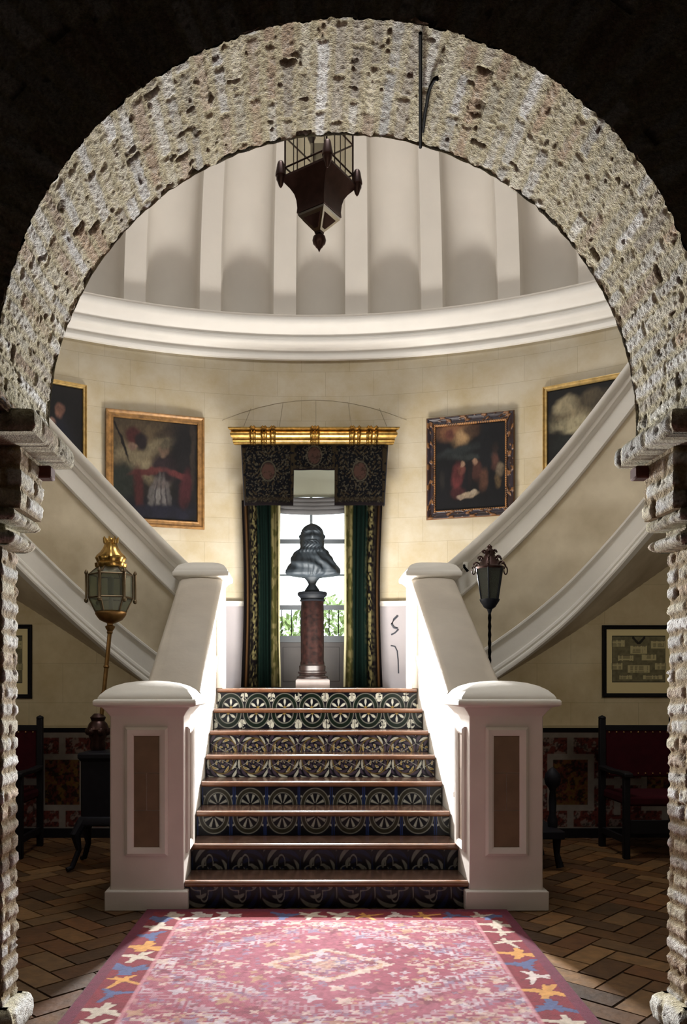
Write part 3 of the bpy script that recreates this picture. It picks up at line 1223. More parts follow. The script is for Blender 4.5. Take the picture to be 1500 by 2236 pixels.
hedge()
rl = thing('balcony_railing', (0, 10.3, 1.3), 'thin iron railing outside the lower window panes', 'railing')
mb = MB()
mb.box(-1.1, 1.1, 10.29, 10.31, E + 1.02, E + 1.04)
mb.box(-1.1, 1.1, 10.29, 10.31, 1.40, 1.42)
obj('rail', mb, M_IRON, rl)
mb = MB()
for k in range(19):
    x = -1.08 + k * .12
    mb.box(x - .006, x + .006, 10.294, 10.306, 1.30, E + 1.03)
obj('bars', mb, M_IRON, rl)

bl = thing('window_blind', (0, 9.45, E + 2.03), 'pale green blind gathered into a grey fold above the window', 'blind')
obj('blind_cloth', MB().box(-.44, .44, 9.44, 9.46, E + 2.22, E + 2.60), M_BLIND, bl)
mb = MB()
for k in range(4):
    z = E + 2.05 + k * .045
    mb.tube([(-.44, 9.43, z + .01), (-.2, 9.43, z - .006), (0, 9.43, z - .01), (.2, 9.43, z - .006), (.44, 9.43, z + .01)], .034, 10)
obj('gathered_fold', mb, M_BLIND2, bl, smooth=60)

# ---- curtains
def curtain(s, label):
    nx, nz = 150, 120
    xin, xout = .355, .80
    q = np.linspace(0, 1, nx)      # 0 = outer edge, 1 = window edge
    zz = np.linspace(0, 1, nz)
    Z, Q = np.meshgrid(zz, q, indexing='ij')
    zabs = 1.372 + Z * (2.12 + .0)
    pinch = 0.06 * np.sin(Z * PI) - .02 * (1 - Z)
    xo = xout - .03 * np.sin(Z * PI)
    xi = xin + .045 * (Z) * 0 + .05 * np.clip(.25 - Z, 0, 1) * -1 + .01
    X = xo + (xi - xo) * Q
    wave = .035 * np.sin(Q * 2 * PI * 3.6 + .6 * np.sin(Z * 3)) * (.55 + .45 * (1 - Z)) + .012 * np.sin(Q * 2 * PI * 9 + 2 * Z)
    Y = 9.17 + wave
    P = np.stack([s * X, Y, zabs], -1)
    n = fbm(Q * 30, zabs * 40, 3 + s, 3)
    n2 = fbm(Q * 14, zabs * 16, 8 + s, 3)
    green, dark, gold, olive = lin((9, 22, 18)), lin((15, 12, 13)), lin((118, 110, 74)), lin((66, 64, 34))
    C = np.broadcast_to(green, X.shape + (3,)).copy()
    outer = sstep(.40, .36, Q)
    C = mix(C, dark, outer)
    mot = np.abs(np.sin(zabs * 2 * PI / .12))
    band = np.exp(-((Q - .30) / .075) ** 2)
    C = mix(C, gold * .75, np.clip(band * sstep(.45, .6, n) * (.5 + .5 * mot) * 1.2, 0, 1))
    C = mix(C, lin((96, 70, 44)), np.exp(-((Q - .10) / .03) ** 2) * .8)
    inner = sstep(.74, .80, Q)
    C = mix(C, olive, inner)
    C = mix(C, gold * .7, inner * sstep(.46, .56, n2))
    C = mix(C, lin((190, 186, 152)), sstep(.955, .965, Q))
    o = grid('curtain', P, C, M_CURT, thick=.008, smooth=80)
    tag(o, label, 'curtain', 'dark green window curtains')


curtain(-1, 'dark green curtain with gold trim hanging left of the window')
curtain(1, 'dark green curtain with gold trim hanging right of the window')

# ---- gilt pelmet with embroidered valance
pel = thing('curtain_pelmet', (.013, 9.0, E + 2.0), 'long gilded pelmet with dark embroidered valance above the window curtains', 'pelmet')


def pelmet():
    prof = [(0.0, 0.0), (-.02, .0), (-.035, .012), (-.03, .025), (-.04, .03), (-.045, .045), (-.038, .055), (-.055, .065), (-.078, .085), (-.085, .105), (-.075, .125), (-.06, .135),
            (-.10, .145), (-.115, .155), (-.115, .165), (0, .165)]
    x0, x1, yf = -.86, .886, 9.02
    xs, bl = [], []
    n = 340
    rings = []
    groups = [-.69, -.66, -.565, -.535, -.465, -.44, -.02, .012, .045, .41, .435, .50, .60, .63, .69]
    for k in range(n + 1):
        x = x0 + (x1 - x0) * k / n
        b = sum(math.exp(-((x - .013 - g) / .011) ** 2) for g in groups)
        sc_ = 1 + .28 * min(b, 1.2)
        rings.append([(x, yf + p * sc_, E + 2.70 + (z - .08) * (1 + .10 * min(b, 1)) + .08) for p, z in prof])
    mb = MB().rings(rings)
    # flared ends
    for xe, sg in ((x0, -1), (x1, 1)):
        rs = []
        for k in range(6):
            f = k / 5
            rs.append([(xe + sg * (.0 + (-p) * f * .65), yf + p * 1.0 + (.0), E + 2.70 + z) for p, z in prof])
        mb.rings(rs)
        mb.box(min(xe, xe + sg * .03), max(xe, xe + sg * .03), yf - .02, 9.10, E + 2.74, E + 2.86)
    obj('gilt_cornice', mb, M_GOLD, pel, smooth=50)


pelmet()


def valance_col(X, Z, cx, hw, zb, zt, seed):
    n = fbm(X * 32, Z * 32, seed, 3)
    n2 = fbm(X * 70, Z * 70, seed + 5, 2)
    u = np.abs(X - cx) / hw
    v = (Z - zb) / (zt - zb)
    navy, gold, rose, cream = lin((11, 11, 14)), lin((44, 37, 27)), lin((56, 40, 35)), lin((66, 62, 52))
    C = np.broadcast_to(navy, X.shape + (3,)).copy()
    sym = np.sin((np.abs(X - cx)) * 60 + 2 * np.sin(Z * 40)) * np.sin(Z * 55 + 2 * np.cos(np.abs(X - cx) * 45))
    C = mix(C, gold, sstep(.35, .7, sym) * (u < .85) * .8)
    C = mix(C, cream, sstep(.62, .68, n2) * .6 * (u < .85))
    r = np.hypot((X - cx) / .075, (Z - (zb + (zt - zb) * .56)) / .10)
    C = mix(C, rose, sstep(1.05, .85, r) * (.55 + .45 * (n > .45)))
    C = mix(C, cream, np.exp(-((r - 1.1) / .07) ** 2) * .8)
    edge = np.maximum(u, np.abs(v - .5) * 2)
    C = mix(C, gold * .8, sstep(.86, .89, u) * (n > .4))
    C = mix(C, lin((24, 20, 22)), sstep(.06, .04, v))
    C = mix(C, gold, np.exp(-((v - .1) / .03) ** 2) * .5)
    return C


def valance_panel(xa, xb, ta, tb, zb, seed, y=9.0):
    """xa..xb at the top, ta..tb at the bottom"""
    nx, nz = 110, 110
    f = np.linspace(0, 1, nx)
    z = np.linspace(zb, E + 2.715, nz)
    Z, F = np.meshgrid(z, f, indexing='ij')
    v = (Z - zb) / (E + 2.715 - zb)
    X = (ta + (xa - ta) * v) + F * ((tb - ta) + ((xb - xa) - (tb - ta)) * v)
    Y = y + .05 + .010 * np.sin(F * 9) * (1 - v)
    P = np.stack([X, Y, Z], -1)
    cx, hw = (xa + xb + ta + tb) / 4, (xb - xa + tb - ta) / 4
    grid('valance', P, valance_col(X, Z, cx, hw, zb, E + 2.715, seed), M_CURT, pel, thick=.012, smooth=60)


valance_panel(-.80, -.20, -.765, -.215, E + 2.035, 3)
valance_panel(-.20, .25, -.215, .25, E + 2.43, 4)
valance_panel(.25, .84, .25, .80, E + 2.035, 5)
for (xt, xl) in ((-.80, -.765), (.84, .80)):
    mb = MB()
    mb.add([(xt, 9.05, E + 2.71), (xt, 9.115, E + 2.71), (xl, 9.115, E + 2.035), (xl, 9.05, E + 2.035),
            (xt + .01, 9.05, E + 2.71), (xt + .01, 9.115, E + 2.71), (xl + .01, 9.115, E + 2.035), (xl + .01, 9.05, E + 2.035)],
           [(0, 1, 2, 3), (7, 6, 5, 4), (0, 4, 5, 1), (3, 2, 6, 7), (0, 3, 7, 4), (1, 5, 6, 2)])
    obj('valance_return', mb, mat('dark_valance_cloth', (0.012, 0.011, 0.014), .85), pel)

# ---- column pedestal and bust
PX, PY = -.01, 8.60
ped = thing('pedestal_column', (PX, PY, 1.36), 'dark red marble column on a pale plinth carrying the bust', 'pedestal')
z = 1.36
obj('plinth', MB().square([(.178, z), (.178, z + .085), (.165, z + .095), (.15, z + .10)], PX, PY), M_PLINTH, ped, bevel=.004)
obj('base', MB().lathe([(.165, z + .10), (.168, z + .115), (.16, z + .13), (.14, z + .135), (.135, z + .15), (.152, z + .16), (.152, z + .175), (.138, z + .185), (.142, z + .235), (.128, z + .25)], PX, PY, 32),
    mat('pedestal_base_marble', (0.016, 0.008, 0.007), .35, var=.5, vscale=18), ped)
obj('shaft', MB().lathe([(.128, z + .25), (.128, z + .27), (.122, z + .29), (.124, z + .6), (.12, z + .92)], PX, PY, 32), M_MARBLE, ped)
obj('capital', MB().lathe([(.12, z + .92), (.132, z + .925), (.132, z + .94), (.124, z + .945), (.13, z + .965), (.155, z + .985), (.158, z + 1.01), (.15, z + 1.02), (.02, z + 1.02)], PX, PY, 32), mat('capital_bronze', (.004, .005, .007), .55, 0, spec=.12), ped)


def bust():
    zb = 1.36 + 1.02
    nz, nt = 190, 128
    zz = np.linspace(0, .735, nz)
    th = np.linspace(0, 2 * PI, nt + 1)
    Z, TH = np.meshgrid(zz, th, indexing='ij')
    # half-width and half-depth by height
    kz = [0, .02, .05, .075, .09, .12, .155, .165, .18, .20, .23, .27, .32, .37, .41, .435, .455, .475, .50, .53, .57, .62, .66, .69, .71, .725, .735]
    hw = [.075, .08, .06, .042, .04, .055, .085, .17, .275, .29, .283, .262, .235, .212, .182, .155, .138, .128, .122, .118, .115, .108, .097, .08, .058, .03, .001]
    hd = [.075, .08, .06, .042, .04, .055, .075, .09, .115, .13, .14, .145, .145, .135, .12, .11, .108, .108, .112, .118, .122, .124, .115, .095, .07, .038, .001]
    A = np.interp(Z, kz, hw)
    B = np.interp(Z, kz, hd)
    p = 2.3
    r = 1 / (np.abs(np.cos(TH) / A) ** p + np.abs(np.sin(TH) / B) ** p) ** (1 / p)
    fr = np.angle(np.exp(1j * (TH + PI / 2)))           # 0 = facing the camera (-y)
    face = np.exp(-(fr / .75) ** 2)

    def g(zc, w, ac, aw):
        return np.exp(-((Z - zc) / w) ** 2) * np.exp(-((fr - ac) / aw) ** 2)
    r = r + .030 * g(.575, .028, 0, .16) + .012 * g(.61, .03, 0, .12)          # nose
    r = r + .010 * g(.638, .012, 0, .55)                                       # brow
    r = r - .014 * (g(.612, .016, .36, .2) + g(.612, .016, -.36, .2))           # eye sockets
    r = r + .006 * (g(.612, .008, .36, .1) + g(.612, .008, -.36, .1))
    r = r + .008 * (g(.57, .022, .5, .25) + g(.57, .022, -.5, .25))             # cheeks
    r = r - .006 * g(.545, .006, 0, .25) + .006 * g(.535, .008, 0, .25)          # mouth
    r = r + .020 * (g(.595, .028, PI / 2, .16) + g(.595, .028, -PI / 2, .16))    # ears
    beard = np.exp(-((Z - .49) / .045) ** 2) * face
    r = r + beard * (.026 + .004 * np.sin(TH * 20 + 4 * np.sin(Z * 60)))
    hair = sstep(.60, .66, Z) * (1 - face * .6) + sstep(.48, .52, Z) * sstep(1.2, 1.7, np.abs(fr)) * .8
    r = r + np.clip(hair, 0, 1) * .010 * (1 + .6 * np.sin(TH * 14 + 5 * np.sin(Z * 40)) * sstep(.72, .64, Z))
    body = sstep(.15, .19, Z) * (1 - sstep(.41, .45, Z))
    fold = np.sin(TH * 6 + Z * 26 + 2.6 * np.sin(TH * 2 + 1) + 1.5 * np.sin(Z * 21)) * .7 + .25 * np.sin(TH * 17 + Z * 12 + 3 * np.sin(Z * 15))
    r = r + body * .016 * fold * (A / .25)
    ruff = np.exp(-((Z - .435) / .02) ** 2)
    r = r + ruff * (.014 + .008 * np.sin(TH * 22))
    r0 = 1 / (np.abs(np.cos(TH) / A) ** p + np.abs(np.sin(TH) / B) ** p) ** (1 / p)
    r = r0 + (r - r0) * np.where(Z > .5, sstep(.03, .10, A), sstep(0, .05, A))
    X = PX - .002 + r * np.cos(TH) + .012 * body * np.sin(Z * 9)
    Y = PY + r * np.sin(TH)
    P = np.stack([X, Y, zb + Z], -1)
    P[0, :, 0], P[0, :, 1] = PX, PY
    P[-1, :, 0], P[-1, :, 1] = PX, PY
    o = grid('portrait_bust', P, None, M_BRONZE, smooth=80)
    tag(o, 'dark bronze bust of a bearded man in draped cloak, against the window', 'bust')


bust()

# ================================================================== PAINTINGS
def blobs(X, Y, base, items, seed, warp=.05, wf=11):
    wx = (fbm(X * wf, Y * wf, seed, 3) - .5) * 2 * warp
    wy = (fbm(X * wf + 9, Y * wf + 4, seed + 1, 3) - .5) * 2 * warp
    C = np.broadcast_to(lin(base), X.shape + (3,)).copy()
    for (cx, cy, rx, ry, ang, col, soft) in items:
        a = math.radians(ang)
        dx, dy = X + wx - cx, Y + wy - cy
        u = (dx * math.cos(a) + dy * math.sin(a)) / rx
        v = (-dx * math.sin(a) + dy * math.cos(a)) / ry
        m = sstep(1 + soft, 1 - soft, np.hypot(u, v))
        C = mix(C, lin(col), m)
    n = fbm(X * 70 + 30 * wx, Y * 36 + 30 * wy, seed + 2, 4)
    n2 = fbm(X * 7, Y * 7, seed + 3, 4)
    g = C.mean(-1, keepdims=True)
    C = g + (C - g) * .72
    return C * np.clip(.10 + .55 * n[..., None] + 1.0 * (n2[..., None] - .12), .12, 1.4) * .62


def wall_frame(pha, phb, off=.045):
    """plane of a picture hung as a chord on the round wall"""
    a = np.array([RW * math.sin(pha), CY + RW * math.cos(pha)])
    b = np.array([RW * math.sin(phb), CY + RW * math.cos(phb)])
    d = (b - a) / np.linalg.norm(b - a)
    nrm = np.array([d[1], -d[0]])
    if nrm[1] > 0:
        nrm = -nrm
    return a, b, d, nrm


def picture(name, label, cat, pha, phb, z0, z1, fw, fmat, canvas_fn, deep=.05, carved=None, group=None, plane=None):
    if plane is None:
        a, b, d, nrm = wall_frame(pha, phb)
    else:
        a, b = np.array(plane[0]), np.array(plane[1])
        d = (b - a) / np.linalg.norm(b - a)
        nrm = np.array([0, -1.0])
    Wd = np.linalg.norm(b - a)
    H = z1 - z0
    mid = (a + b) / 2
    root = thing(name, (mid[0], mid[1], z0), label, cat, group)
    back = .006 if plane is None else .002

    def at(u, w, e):
        p = a + d * u + nrm * (e + back)
        return (p[0], p[1], z0 + w)
    prof = [(0, 0), (0, deep * .7), (fw * .08, deep * .95), (fw * .22, deep), (fw * .34, deep * .8), (fw * .5, deep * .62), (fw * .72, deep * .62), (fw * .82, deep * .75), (fw * .92, deep * .7), (fw, deep * .45), (fw, .006)]
    if carved is None:
        mb = MB()
        vs, fs = [], []
        n = len(prof)
        for (ux, uz) in ((0, 0), (1, 0), (1, 1), (0, 1)):
            for (o, e) in prof:
                vs.append(at(o if ux == 0 else Wd - o, o if uz == 0 else H - o, e))
        for k in range(4):
            k2 = (k + 1) % 4
            for i in range(n - 1):
                fs.append((k * n + i, k * n + i + 1, k2 * n + i + 1, k2 * n + i))
        mb.add(vs, fs)
        obj('frame', mb, fmat, root, smooth=40)
    else:
        # carved frame: perimeter grid with ornament relief
        per = [(0, 0), (1, 0), (1, 1), (0, 1), (0, 0)]
        m, k = 520, 26
        L = [Wd, H, Wd, H]
        cum = np.cumsum([0] + L)
        q = np.linspace(0, cum[-1], m)
        q = np.sort(np.unique(np.concatenate([q, cum])))
        o = np.linspace(0, fw, k)
        Q, O = np.meshgrid(q, o, indexing='ij')
        seg = np.clip(np.searchsorted(cum, Q, side='right') - 1, 0, 3)
        f = (Q - cum[seg]) / np.array(L)[seg]
        x_in = np.where(seg == 0, O + (Wd - 2 * O) * f, np.where(seg == 1, Wd - O, np.where(seg == 2, Wd - O - (Wd - 2 * O) * f, O)))
        z_in = np.where(seg == 0, O, np.where(seg == 1, O + (H - 2 * O) * f, np.where(seg == 2, H - O, H - O - (H - 2 * O) * f)))
        h = np.interp(O, [p[0] for p in prof], [p[1] for p in prof])
        c, rel = carved(Q, O / fw, f, seg)
        h = h + rel
        px = a[0] + d[0] * x_in + nrm[0] * (h + back)
        py = a[1] + d[1] * x_in + nrm[1] * (h + back)
        grid('frame', np.stack([px, py, z0 + z_in], -1), c, M_CARVED, root, smooth=60)
    nx = 150
    ny = int(nx * (H - 2 * fw) / (Wd - 2 * fw))
    u = np.linspace(fw - .004, Wd - fw + .004, nx)
    w = np.linspace(fw - .004, H - fw + .004, ny)
    Wg, U = np.meshgrid(w, u, indexing='ij')
    X = (U - fw) / (Wd - 2 * fw)
    Y = (Wg - fw) / (H - 2 * fw)
    e = deep * .3
    P = np.stack([a[0] + d[0] * U + nrm[0] * (e + back), a[1] + d[1] * U + nrm[1] * (e + back), z0 + Wg], -1)
    grid('canvas', P, canvas_fn(X, Y), M_CANVAS, root, smooth=0, thick=.008, flip=False)
    return root


def cv_seated(X, Y):
    return blobs(X, Y, (38, 30, 28), [
        (.25, .75, .5, .32, 20, (104, 84, 52), .5), (.3, .55, .4, .12, -24, (150, 132, 92), .5), (.22, .45, .22, .08, 10, (132, 118, 84), .5), (.62, .80, .30, .10, 30, (116, 100, 68), .5), (.45, .72, .25, .05, 35, (136, 120, 84), .5), (.70, .92, .2, .06, 20, (80, 62, 44), .5),
        (.85, .55, .2, .6, 0, (30, 26, 30), .4), (.12, .35, .2, .2, 0, (46, 52, 44), .4), (.5, .10, .6, .12, 0, (24, 24, 38), .4), (.08, .8, .015, .25, 28, (26, 18, 16), .3),
        (.24, .83, .1, .09, 30, (92, 30, 26), .3), (.33, .78, .07, .09, -20, (44, 30, 34), .3), (.22, .72, .05, .035, 0, (150, 112, 88), .4),
        (.60, .52, .17, .16, 0, (50, 34, 40), .3), (.60, .70, .055, .06, 0, (128, 98, 74), .3), (.605, .765, .045, .05, 10, (104, 92, 66), .4),
        (.40, .48, .2, .03, 10, (112, 44, 40), .4), (.78, .46, .16, .035, -20, (118, 42, 44), .4), (.30, .3, .06, .22, 5, (92, 30, 30), .4), (.86, .32, .07, .2, -8, (84, 24, 34), .4),
        (.46, .26, .04, .17, -10, (112, 106, 104), .4), (.53, .27, .035, .18, -3, (138, 132, 128), .4), (.60, .27, .035, .18, 3, (124, 118, 116), .4), (.66, .25, .03, .15, 8, (98, 92, 92), .4), (.56, .36, .10, .05, 0, (118, 104, 100), .5), (.5, .25, .008, .13, -6, (72, 66, 70), .4), (.565, .25, .008, .14, 0, (78, 70, 74), .4), (.63, .24, .008, .12, 5, (70, 64, 70), .4),
        (.55, .08, .4, .07, 0, (30, 30, 52), .3), (.95, .7, .03, .35, 0, (66, 54, 44), .5)], 3, .025)


def cv_nativity(X, Y):
    return blobs(X, Y, (16, 16, 24), [
        (.3, .93, .28, .10, 0, (150, 92, 42), .6), (.38, .86, .12, .09, 30, (196, 150, 84), .7), (.2, .9, .07, .06, 0, (112, 52, 36), .5), (.5, .92, .1, .06, -20, (104, 70, 40), .6),
        (.35, .70, .35, .05, 8, (44, 52, 54), .6), (.5, .62, .3, .04, 0, (54, 62, 62), .6), (.72, .65, .08, .4, 0, (22, 24, 32), .4),
        (.32, .38, .085, .17, -8, (116, 34, 36), .35), (.38, .47, .05, .06, 0, (140, 66, 50), .4), (.39, .545, .035, .035, 0, (196, 148, 110), .35), (.33, .2, .1, .07, 0, (84, 24, 30), .4),
        (.60, .44, .08, .12, 10, (92, 46, 34), .4), (.56, .55, .04, .04, 0, (176, 128, 92), .35), (.70, .33, .06, .14, -10, (104, 60, 36), .4), (.50, .4, .035, .16, 0, (34, 22, 26), .4),
        (.47, .165, .14, .04, 6, (206, 176, 138), .35), (.55, .2, .05, .03, 20, (220, 196, 160), .4), (.36, .15, .05, .025, 0, (190, 160, 130), .4),
        (.86, .55, .05, .1, 0, (104, 58, 44), .5), (.93, .44, .05, .07, 0, (150, 128, 96), .5), (.9, .3, .04, .08, 0, (120, 92, 48), .5), (.86, .70, .05, .06, 0, (60, 40, 36), .5), (.1, .35, .04, .1, 0, (40, 36, 34), .5)], 7, .025)


def cv_cloud(X, Y):
    return blobs(X, Y, (26, 22, 20), [
        (.3, .80, .24, .11, 15, (176, 156, 110), .4), (.22, .68, .18, .07, 0, (206, 190, 138), .4), (.16, .86, .1, .06, 20, (190, 172, 124), .4), (.62, .9, .2, .14, 0, (14, 14, 14), .3), (.38, .88, .14, .07, 0, (110, 94, 64), .5), (.6, .75, .22, .2, 0, (18, 18, 18), .4),
        (.12, .5, .1, .1, 0, (40, 44, 40), .5), (.46, .5, .07, .09, 0, (128, 82, 54), .4), (.42, .38, .12, .1, 20, (116, 74, 44), .4), (.44, .58, .04, .04, 0, (160, 112, 78), .4),
        (.33, .3, .06, .07, 0, (92, 36, 26), .4), (.7, .4, .2, .2, 0, (52, 34, 26), .5), (.2, .15, .2, .1, 0, (34, 28, 30), .4)], 13, .03)


def cv_figure(X, Y):
    return blobs(X, Y, (20, 15, 15), [
        (.76, .45, .17, .33, 0, (30, 28, 38), .4), (.745, .80, .05, .055, 0, (176, 112, 82), .35), (.67, .70, .035, .03, 0, (170, 120, 100), .4), (.45, .5, .06, .1, 10, (40, 28, 34), .4),
        (.75, .5, .1, .2, 0, (22, 26, 48), .5), (.82, .42, .03, .03, 0, (52, 66, 52), .5), (.62, .6, .05, .04, 0, (64, 22, 26), .5), (.8, .25, .05, .06, 0, (74, 40, 34), .5), (.2, .8, .3, .3, 0, (24, 17, 16), .5)], 17, .02)


def carved_fn(Q, V, f, seg):
    n = fbm(Q * 45, V * 5, 5, 3)
    orn = np.sin(Q * 52) * np.sin(V * 9.5) * .5 + np.sin(Q * 26 + 3 * V) * .4 + (n - .5) * 1.2
    m = sstep(.15, .55, orn) * ((V > .12) & (V < .78))
    bead = (V > .82) & (np.sin(Q * 260) > -.1)
    dark, gold = lin((38, 22, 19)), lin((116, 78, 44))
    C = np.broadcast_to(dark, Q.shape + (3,)).copy()
    blue = sstep(.3, .7, fbm(Q * 9, V * 3, 9, 2))
    C = mix(C, lin((38, 34, 46)), blue * ((V > .12) & (V < .78)) * .7)
    C = mix(C, gold, m)
    C = mix(C, lin((170, 120, 70)), bead.astype(float))
    C = mix(C, lin((96, 62, 30)), (V < .1).astype(float))
    return C, m * .014 + bead * .004


picture('painting', 'painting of a seated robed figure in brown gilt frame, left of the curtains', 'painting', -.392, -.208, E + 1.80, E + 3.075, .085, M_WOODFRAME, cv_seated, group='paintings on the round wall')
picture('painting', 'dark nativity painting in a carved gold-flecked frame, right of the curtains', 'painting', .221, .383, E + 1.90, E + 3.06, .105, None, cv_nativity, carved=carved_fn, group='paintings on the round wall')
picture('painting', 'painting with pale cloud in thin gold frame, partly behind the right curved rail', 'painting', .434, .66, E + 1.92, E + 3.265, .05, M_GOLDFRAME, cv_cloud, group='paintings on the round wall')
picture('painting', 'dark portrait in thin gold frame at far left, partly behind brick arch', 'painting', -.60, -.427, E + 1.85, E + 3.295, .045, M_GOLDFRAME, cv_figure, group='paintings on the round wall')


def cv_print(X, Y):
    C = np.broadcast_to(lin((226, 210, 160)), X.shape + (3,)).copy()
    inn = (X > .085) & (X < .915) & (Y > .17) & (Y < .90)
    base = lin((112, 106, 78)) * (.6 + .8 * fbm(X * 26, Y * 26, 4, 4))[..., None]
    C = np.where(inn[..., None], base, C)
    for (cx, cy, rx, ry) in ((.18, .78, .1, .05), (.5, .68, .13, .06), (.80, .76, .11, .06), (.3, .55, .12, .04), (.66, .56, .11, .045), (.5, .38, .17, .06), (.16, .42, .09, .05), (.84, .42, .09, .05), (.72, .25, .15, .03), (.3, .25, .1, .03)):
        m = ((np.abs(X - cx) < rx) & (np.abs(Y - cy) < ry))
        C = np.where(m[..., None], lin((190, 180, 136)), C)
        ln = m & (np.sin(Y * 420) > .3) & (np.abs(X - cx) < rx * .85) & (fbm(X * 60, Y * 5, 3, 2) > .42)
        C = np.where(ln[..., None], lin((92, 86, 64)), C)
    C = np.where(((np.abs(X - .5) < .1) & (np.abs(Y - .83) < .06) & (np.abs(np.abs(X - .5) - (Y - .77) * .9) < .025))[..., None], lin((34, 32, 26)), C)
    C = np.where((inn & ((X < .095) | (X > .905) | (Y < .185) | (Y > .885)))[..., None], lin((46, 48, 38)), C)
    return C


def framed_print(xa, xb, z0, z1, label):
    r = picture('framed_print', label, 'print', 0, 0, z0, z1, .038, M_BLACKWOOD, lambda X, Y: cv_print(X * 1.0, Y), deep=.026, plane=((xa, YW), (xb, YW)), group='black framed prints on the low walls')
    for c in r.children:
        if c.name.startswith('canvas'):
            c.name = 'print_sheet'
            c.data.materials[0] = M_PAPER


framed_print(2.615, 3.28, E - .095, E + .565, 'black framed engraving with text panels on the right wall under the stairs')
framed_print(-3.26, -2.60, E - .105, E + .57, 'black framed print at far left, half hidden behind the brick pier')

# ================================================================== RUG
def rug_color(U, V):
    """U across (-1.1..1.1), V along from stair end (0) to camera end"""
    n = fbm(U * 60, V * 60, 3, 2)
    red, pink, dark, cream, blue, gold, white = lin((128, 52, 68)), lin((150, 86, 100)), lin((92, 24, 38)), lin((190, 176, 160)), lin((110, 114, 138)), lin((166, 138, 100)), lin((184, 182, 186))
    C = np.broadcast_to(red, U.shape + (3,)).copy()
    C = mix(C, pink, sstep(.4, .65, fbm(U * 2.5, V * 2.5, 8, 3)) * .7)
    q = 64.0
    cu, cv = np.floor(U * q), np.floor(V * q)          # knotted steps
    us, vs = (cu + .5) / q, (cv + .5) / q
    # nested stepped diamonds along the axis
    cen = .98
    dm = np.abs(us) / .62 + np.abs(vs - cen) / .44
    dm2 = np.abs(us) / .30 + np.abs(vs - cen) / .22
    hook = (np.floor((us - vs) * 30) + np.floor((us + vs) * 30)) % 2
    rnd = hsh(cu, cv, 21)
    wear = sstep(.35, .65, fbm(U * 4, V * 4, 31, 4))
    # diagonal bands of small knots
    for lo, hi, col, st in ((1.30, 1.46, white, .75), (1.46, 1.54, blue, .6), (1.54, 1.66, white, .5), (1.72, 1.80, gold, .4), (2.02, 2.2, white, .55), (2.2, 2.28, blue, .5), (2.36, 2.5, cream, .5), (2.62, 2.8, white, .45), (2.9, 3.0, blue, .4), (3.1, 3.3, cream, .5)):
        C = mix(C, col, ((dm > lo) & (dm < hi) & ((hook > .5) | (rnd > .7))).astype(float) * st * (.45 + .55 * wear))
    C = mix(C, cream, (np.abs(dm2 - 1.0) < .10).astype(float) * .9)
    C = mix(C, gold, (np.abs(dm2 - .88) < .035).astype(float) * .8)
    C = mix(C, blue, ((dm2 < .80) & (rnd > .55)).astype(float) * .55)
    C = mix(C, cream, ((dm2 < .62) & (rnd < .4)).astype(float) * .6)
    C = mix(C, gold, ((dm2 < .30)).astype(float) * .5)
    for (ox, oy) in ((-.60, cen), (.60, cen), (0, cen - .60), (0, cen + .70), (-.60, cen + .66), (.60, cen + .66), (-.60, cen - .58), (.60, cen - .58)):
        e = np.abs(us - ox) / .20 + np.abs(vs - oy) / .07
        C = mix(C, cream, ((np.abs(e - 1.0) < .2) & (rnd > .3)).astype(float) * .75)
        C = mix(C, gold, ((e < .6) & (rnd > .4)).astype(float) * .6)
        C = mix(C, dark, ((np.abs(e - .62) < .1) & (rnd < .6)).astype(float) * .5)
    # scattered small motifs
    for g, seed, st in ((8.0, 2, .8), (15.0, 5, .7), (24.0, 12, .6)):
        jx, jy = hsh(np.floor(U * g), np.floor(V * g), seed + 7) - .5, hsh(np.floor(U * g), np.floor(V * g), seed + 8) - .5
        iu, iv = np.floor(U * g), np.floor(V * g)
        fu, fv = U * g - iu - .5 - jx * .4, V * g - iv - .5 - jy * .4
        h = hsh(iu, iv, seed)
        ang = np.arctan2(fv, fu)
        d = np.hypot(fu, fv) * (1 + .35 * np.cos(4 * ang + h * 6))
        for a, b, col in ((.00, .10, cream), (.10, .18, blue), (.18, .24, gold), (.24, .34, dark), (.34, .44, white)):
            C = mix(C, col, ((h >= a) & (h < b) & (d < .26)).astype(float) * st)
    C = C * .76 + lin((150, 88, 104)) * .24
    # border: own dark red, deepened in the colour for shade lying on it
    ed = np.minimum(1.1 - np.abs(U), V)
    B = np.broadcast_to(lin((112, 24, 38)), U.shape + (3,)).copy()
    t = np.where(1.1 - np.abs(U) < V, V + 3 * np.sign(U), U)
    per = .17
    k = np.floor(t / per)
    hk, hj, hl = hsh(k, k * 0, 6), hsh(k, k * 0, 16), hsh(k, k * 0, 26)
    p = ((t / per) % 1 - .5 - (hj - .5) * .3) * per
    bm = ed - .135 - (hl - .5) * .03
    rr, aa = np.hypot(p, bm), np.arctan2(bm, p)
    size = .035 + .035 * hj
    shape = rr * (1 + .55 * np.cos(np.where(hk < .5, 4, 3) * aa + 6 * hl) + .25 * np.cos(9 * aa))
    fc = np.where((hk < .35)[..., None], cream, np.where((hk < .55)[..., None], lin((196, 140, 70)), np.where((hk < .8)[..., None], lin((78, 88, 128)), lin((200, 186, 180)))))
    B = np.where(((shape < size) & (hl > .15))[..., None], fc * .85, B)
    B = mix(B, lin((84, 20, 34)), ((shape > size) & (shape < size + .012) & (hl > .15)).astype(float) * .5)
    C = np.where((ed < .235)[..., None], B, C)
    C = mix(C, lin((176, 120, 126)), (np.abs(ed - .24) < .008).astype(float) * .6)
    C = np.where((ed < .055)[..., None], lin((96, 30, 52)), C)
    return C * (.72 + .5 * n[..., None])


